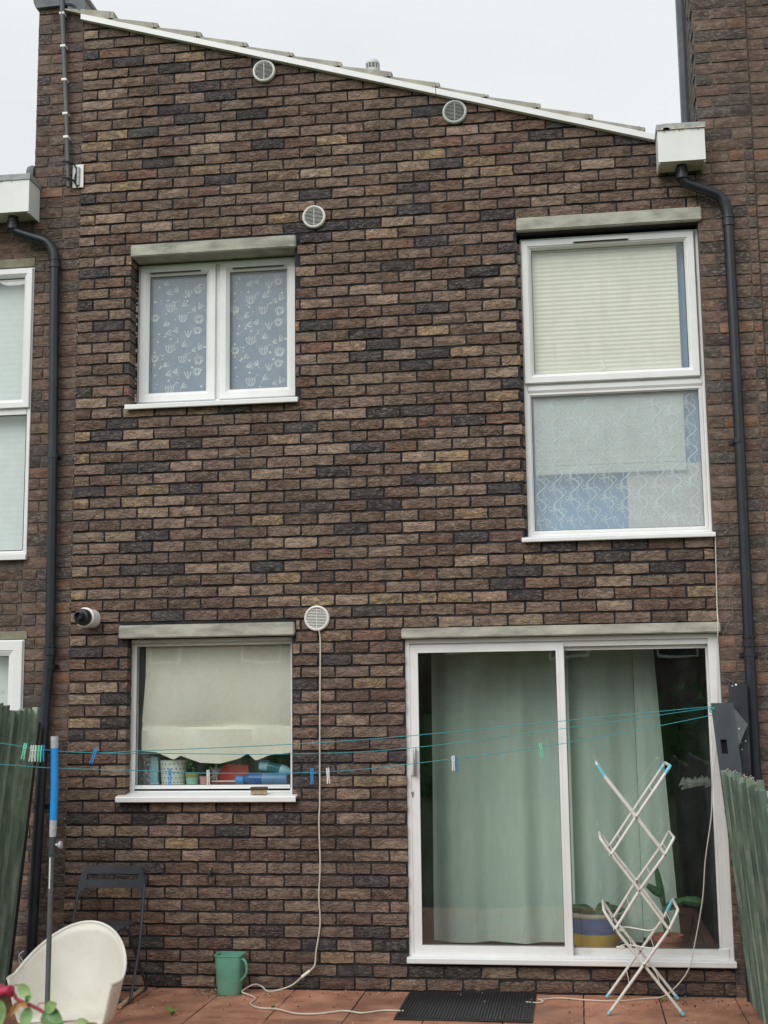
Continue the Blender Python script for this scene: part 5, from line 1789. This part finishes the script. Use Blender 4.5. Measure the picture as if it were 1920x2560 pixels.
# things standing inside the patio door
FZ = 0.18
t = thing('striped_planter', 'round blue and yellow banded planter inside the patio door', 'planter', (3.405, 0.33, FZ))
PO = (3.405, 0.33, FZ)
MB().lathe([(0.125, 0), (0.142, 0.055)], PO, (0, 0, 1), 36).build('lower_band', M['band_blue'], t, True)
MB().lathe([(0.1425, 0.0555), (0.160, 0.135)], PO, (0, 0, 1), 36).build('middle_band', M['band_yellow'], t, True)
MB().lathe([(0.1605, 0.1355), (0.172, 0.235)], PO, (0, 0, 1), 36).build('upper_band', M['band_blue'], t, True)
MB().lathe([(0.174, 0.232), (0.181, 0.242), (0.180, 0.258), (0.165, 0.26), (0.160, 0.235), (0.001, 0.225)], PO, (0, 0, 1), 36).build('rim', M['rim'], t, True)

m = MB()
for k, (a, L) in enumerate(((2.5, .20), (1.2, .24), (.4, .22), (3.4, .18))):
    x, y = PO[0], PO[1]
    pts = curve_pts([(x, y, FZ + .22), (x + .4 * L * math.cos(a), y + .3 * L * math.sin(a), FZ + .27), (x + L * math.cos(a), y + .5 * L * math.sin(a), FZ + .25 + .04 * (k % 2))])
    m.tube(pts, .012, 6, rs=[.012 + .016 * math.sin(math.pi * q / (len(pts) - 1)) for q in range(len(pts))])
m.build('plant', M['cactus'], t, True)
t = thing('cactus_pot', 'terracotta pot with a sprawling dark green cactus inside the patio door', 'plant', (3.845, 0.33, FZ))
CO = (3.845, 0.33, FZ)
MB().lathe([(0.070, 0), (0.086, 0.085), (0.098, 0.087), (0.100, 0.120), (0.090, 0.122), (0.085, 0.10), (0.001, 0.10)], CO, (0, 0, 1), 30).build('pot', M['terracotta'], t, True)
m = MB()
def pad(p, q, r):
    pts = [Vector(p).lerp(Vector(q), k / 8) for k in range(9)]
    m.tube(pts, r, 8, rs=[r * (.45 + .6 * math.sin(math.pi * (k + .6) / 9.4)) for k in range(9)])
pad((3.845, .33, FZ + .10), (3.835, .34, .47), .022)
pad((3.835, .34, .46), (3.795, .35, .70), .020)
pad((3.83, .34, .53), (3.735, .33, .60), .024)
pad((3.84, .34, .46), (3.96, .33, .51), .030)
pad((3.95, .33, .51), (4.075, .33, .495), .032)
m.build('cactus', M['cactus'], t, True)
m = MB()
for k in range(12):
    x, z = 3.98 + .016 * k * .9, 1.235 + rnd.uniform(-.02, .03)
    m.tube([(x - .03, .22, z - .02), (x, .20 + rnd.uniform(-.02, .02), z + .012), (x + .035, .22, z - .006)], .01, 5, rs=[.004, .026, .005])
tag(m.build('polythene_bag', M['poly_bag'], None, True), 'crumpled polythene bag behind the right edge of the patio door', 'bag')

# blinds inside the left neighbour's windows
m = MB()
z, k, rows = 4.74, 0, []
while z > 2.79:
    rows.append(m.add([(-1.5, 0.10 + (.0007 if k % 2 else 0), z), (-0.31, 0.10 + (.0007 if k % 2 else 0), z)]))
    z -= .02
    k += 1
for a, b in zip(rows, rows[1:]): m.quad_strip(a, b)
tag(m.build('venetian_blind', M['blind_white']), 'pale blind in the upper window of the left neighbour', 'blind')
folds('net_curtain', 'white net curtain in the lower window of the left neighbour', -1.5, -0.31, -1.5, -0.31, 1.36, 2.18, 0.12, 'blind_white', 6, .01, nx=60, seed=2)

# ================================================================== fuchsia in the near left corner
t = thing('fuchsia_bush', 'fuchsia twig with red stem and pale green leaves in the lower left foreground', 'plant', (1.87, -5.4, 0))
def q_(u, v, d=0.0): return Vector((2.001 + .000975 * u, -5.4 + d, 1.082 - .00087 * (v - 2468) + .00002 * u))
M['fuchsia_stem'] = simple('red twig', (0.30, 0.035, 0.045), 0.55, 0.3, 60)
M['fuchsia_flower'] = simple('crimson bud', (0.36, 0.015, 0.05), 0.5, 0.3, 60)
M['fuchsia_leaf'] = simple('fuchsia leaf', (0.20, 0.34, 0.12), 0.5, 0.3, 40, dirt=(0.34, 0.36, 0.10), dirt_amt=0.6)
M['fuchsia_leaf_dark'] = simple('fuchsia dark leaf', (0.10, 0.22, 0.07), 0.5, 0.3, 40, dirt=(0.24, 0.34, 0.14), dirt_amt=0.6)
M['fuchsia_leaf_red'] = simple('fuchsia turning leaf', (0.36, 0.15, 0.04), 0.5, 0.3, 40, dirt=(0.30, 0.26, 0.05), dirt_amt=0.6)
MB().tube(curve_pts([Vector((1.87, -5.4, 0)), Vector((1.85, -5.42, .5)), Vector((1.90, -5.41, .95)), q_(-20, 2474), q_(28, 2480), q_(45, 2500), q_(80, 2515), q_(112, 2534), q_(125, 2560)], 6), .0042, 7, rs=None).build('stem', M['fuchsia_stem'], t, True)
MB().lathe([(.001, -.012), (.010, -.004), (.013, .008), (.009, .022), (.014, .030), (.001, .034)], q_(0, 2480), (1, -.2, .1), 10).build('bud', M['fuchsia_flower'], t, True)
MB().lathe([(.001, -.012), (.009, -.004), (.010, .008), (.001, .016)], q_(22, 2474), (1, -.2, -.2), 10).build('bud', M['fuchsia_flower'], t, True)
def leafm(a, b, w, mat, droop=.006, tw=.3, stalk=None):
    a, b = q_(*a), q_(*b)
    ax = b - a
    side = ax.cross(Vector((0, 1, 0))).normalized()
    side = (side * math.cos(tw) + Vector((0, 1, 0)) * math.sin(tw)) * (w * .00095)
    m = MB()
    Lf, C, Rt = [], [], []
    for k in range(9):
        s = k / 8
        p = a + ax * s + Vector((0, .004 * math.sin(3 * s), -droop * s * s))
        ww = math.sin(math.pi * s ** .8) ** .85
        cup = Vector((0, -.004 * ww, 0))
        Lf.append(p + side * ww + cup)
        C.append(p)
        Rt.append(p - side * ww + cup)
    l, c, r = m.add(Lf), m.add(C), m.add(Rt)
    m.quad_strip(l, c)
    m.quad_strip(c, r)
    m.build('leaf', M[mat], t, True, False)
    if stalk: MB().tube(curve_pts([q_(*s) for s in stalk]), .0012, 5).build('stalk', M['fuchsia_stem'], t, True)
leafm((44, 2462, .0), (84, 2492, -.01), 14, 'fuchsia_leaf', .004, .2, [(30, 2472), (38, 2462), (46, 2464)])
leafm((76, 2486, -.01), (70, 2508, -.01), 6, 'fuchsia_leaf_dark', .002)
leafm((48, 2504), (36, 2536, -.02), 9, 'fuchsia_leaf_red', .002, .5)
leafm((46, 2506), (78, 2512, -.02), 8, 'fuchsia_leaf_red', .002, .9)
leafm((72, 2516), (70, 2572, -.02), 15, 'fuchsia_leaf', .002, .3)
leafm((112, 2528), (150, 2500, -.02), 15, 'fuchsia_leaf', .004, .4, [(92, 2520), (98, 2510), (112, 2508)])
leafm((114, 2530), (166, 2540, -.02), 18, 'fuchsia_leaf_dark', .010, .3)
leafm((116, 2524), (128, 2566, -.02), 14, 'fuchsia_leaf_dark', .004, .5)
leafm((122, 2540), (172, 2572, -.02), 14, 'fuchsia_leaf', .004, .4)
leafm((110, 2535), (118, 2556, -.02), 8, 'fuchsia_leaf_red', .004, .4)
leafm((4, 2500), (6, 2570, -.01), 13, 'fuchsia_leaf', .002, .4)
leafm((-10, 2520), (-4, 2600, -.01), 18, 'fuchsia_leaf_dark', .002, .4)
leafm((-30, 2470), (-60, 2440, -.01), 18, 'fuchsia_leaf_dark', .002, .4)
leafm((190, 2552), (240, 2566, -.02), 12, 'fuchsia_leaf', .004, .4, [(126, 2566), (160, 2556), (190, 2552)])
leafm((210, 2570, -.02), (250, 2552, -.02), 9, 'fuchsia_leaf_red', .002, .4)

# pieces too small to pick apart in the picture
for o in bpy.data.objects:
    if o.parent and o.type == 'MESH' and o.name.split('.')[0] in ('sealant_dab', 'mortar_crumb', 'nail', 'splinter', 'paint_splash', 'hole', 'spot', 'bristles', 'rib', 'louvre', 'screw', 'film_print', 'foliage'):
        o['kind'] = 'stuff'
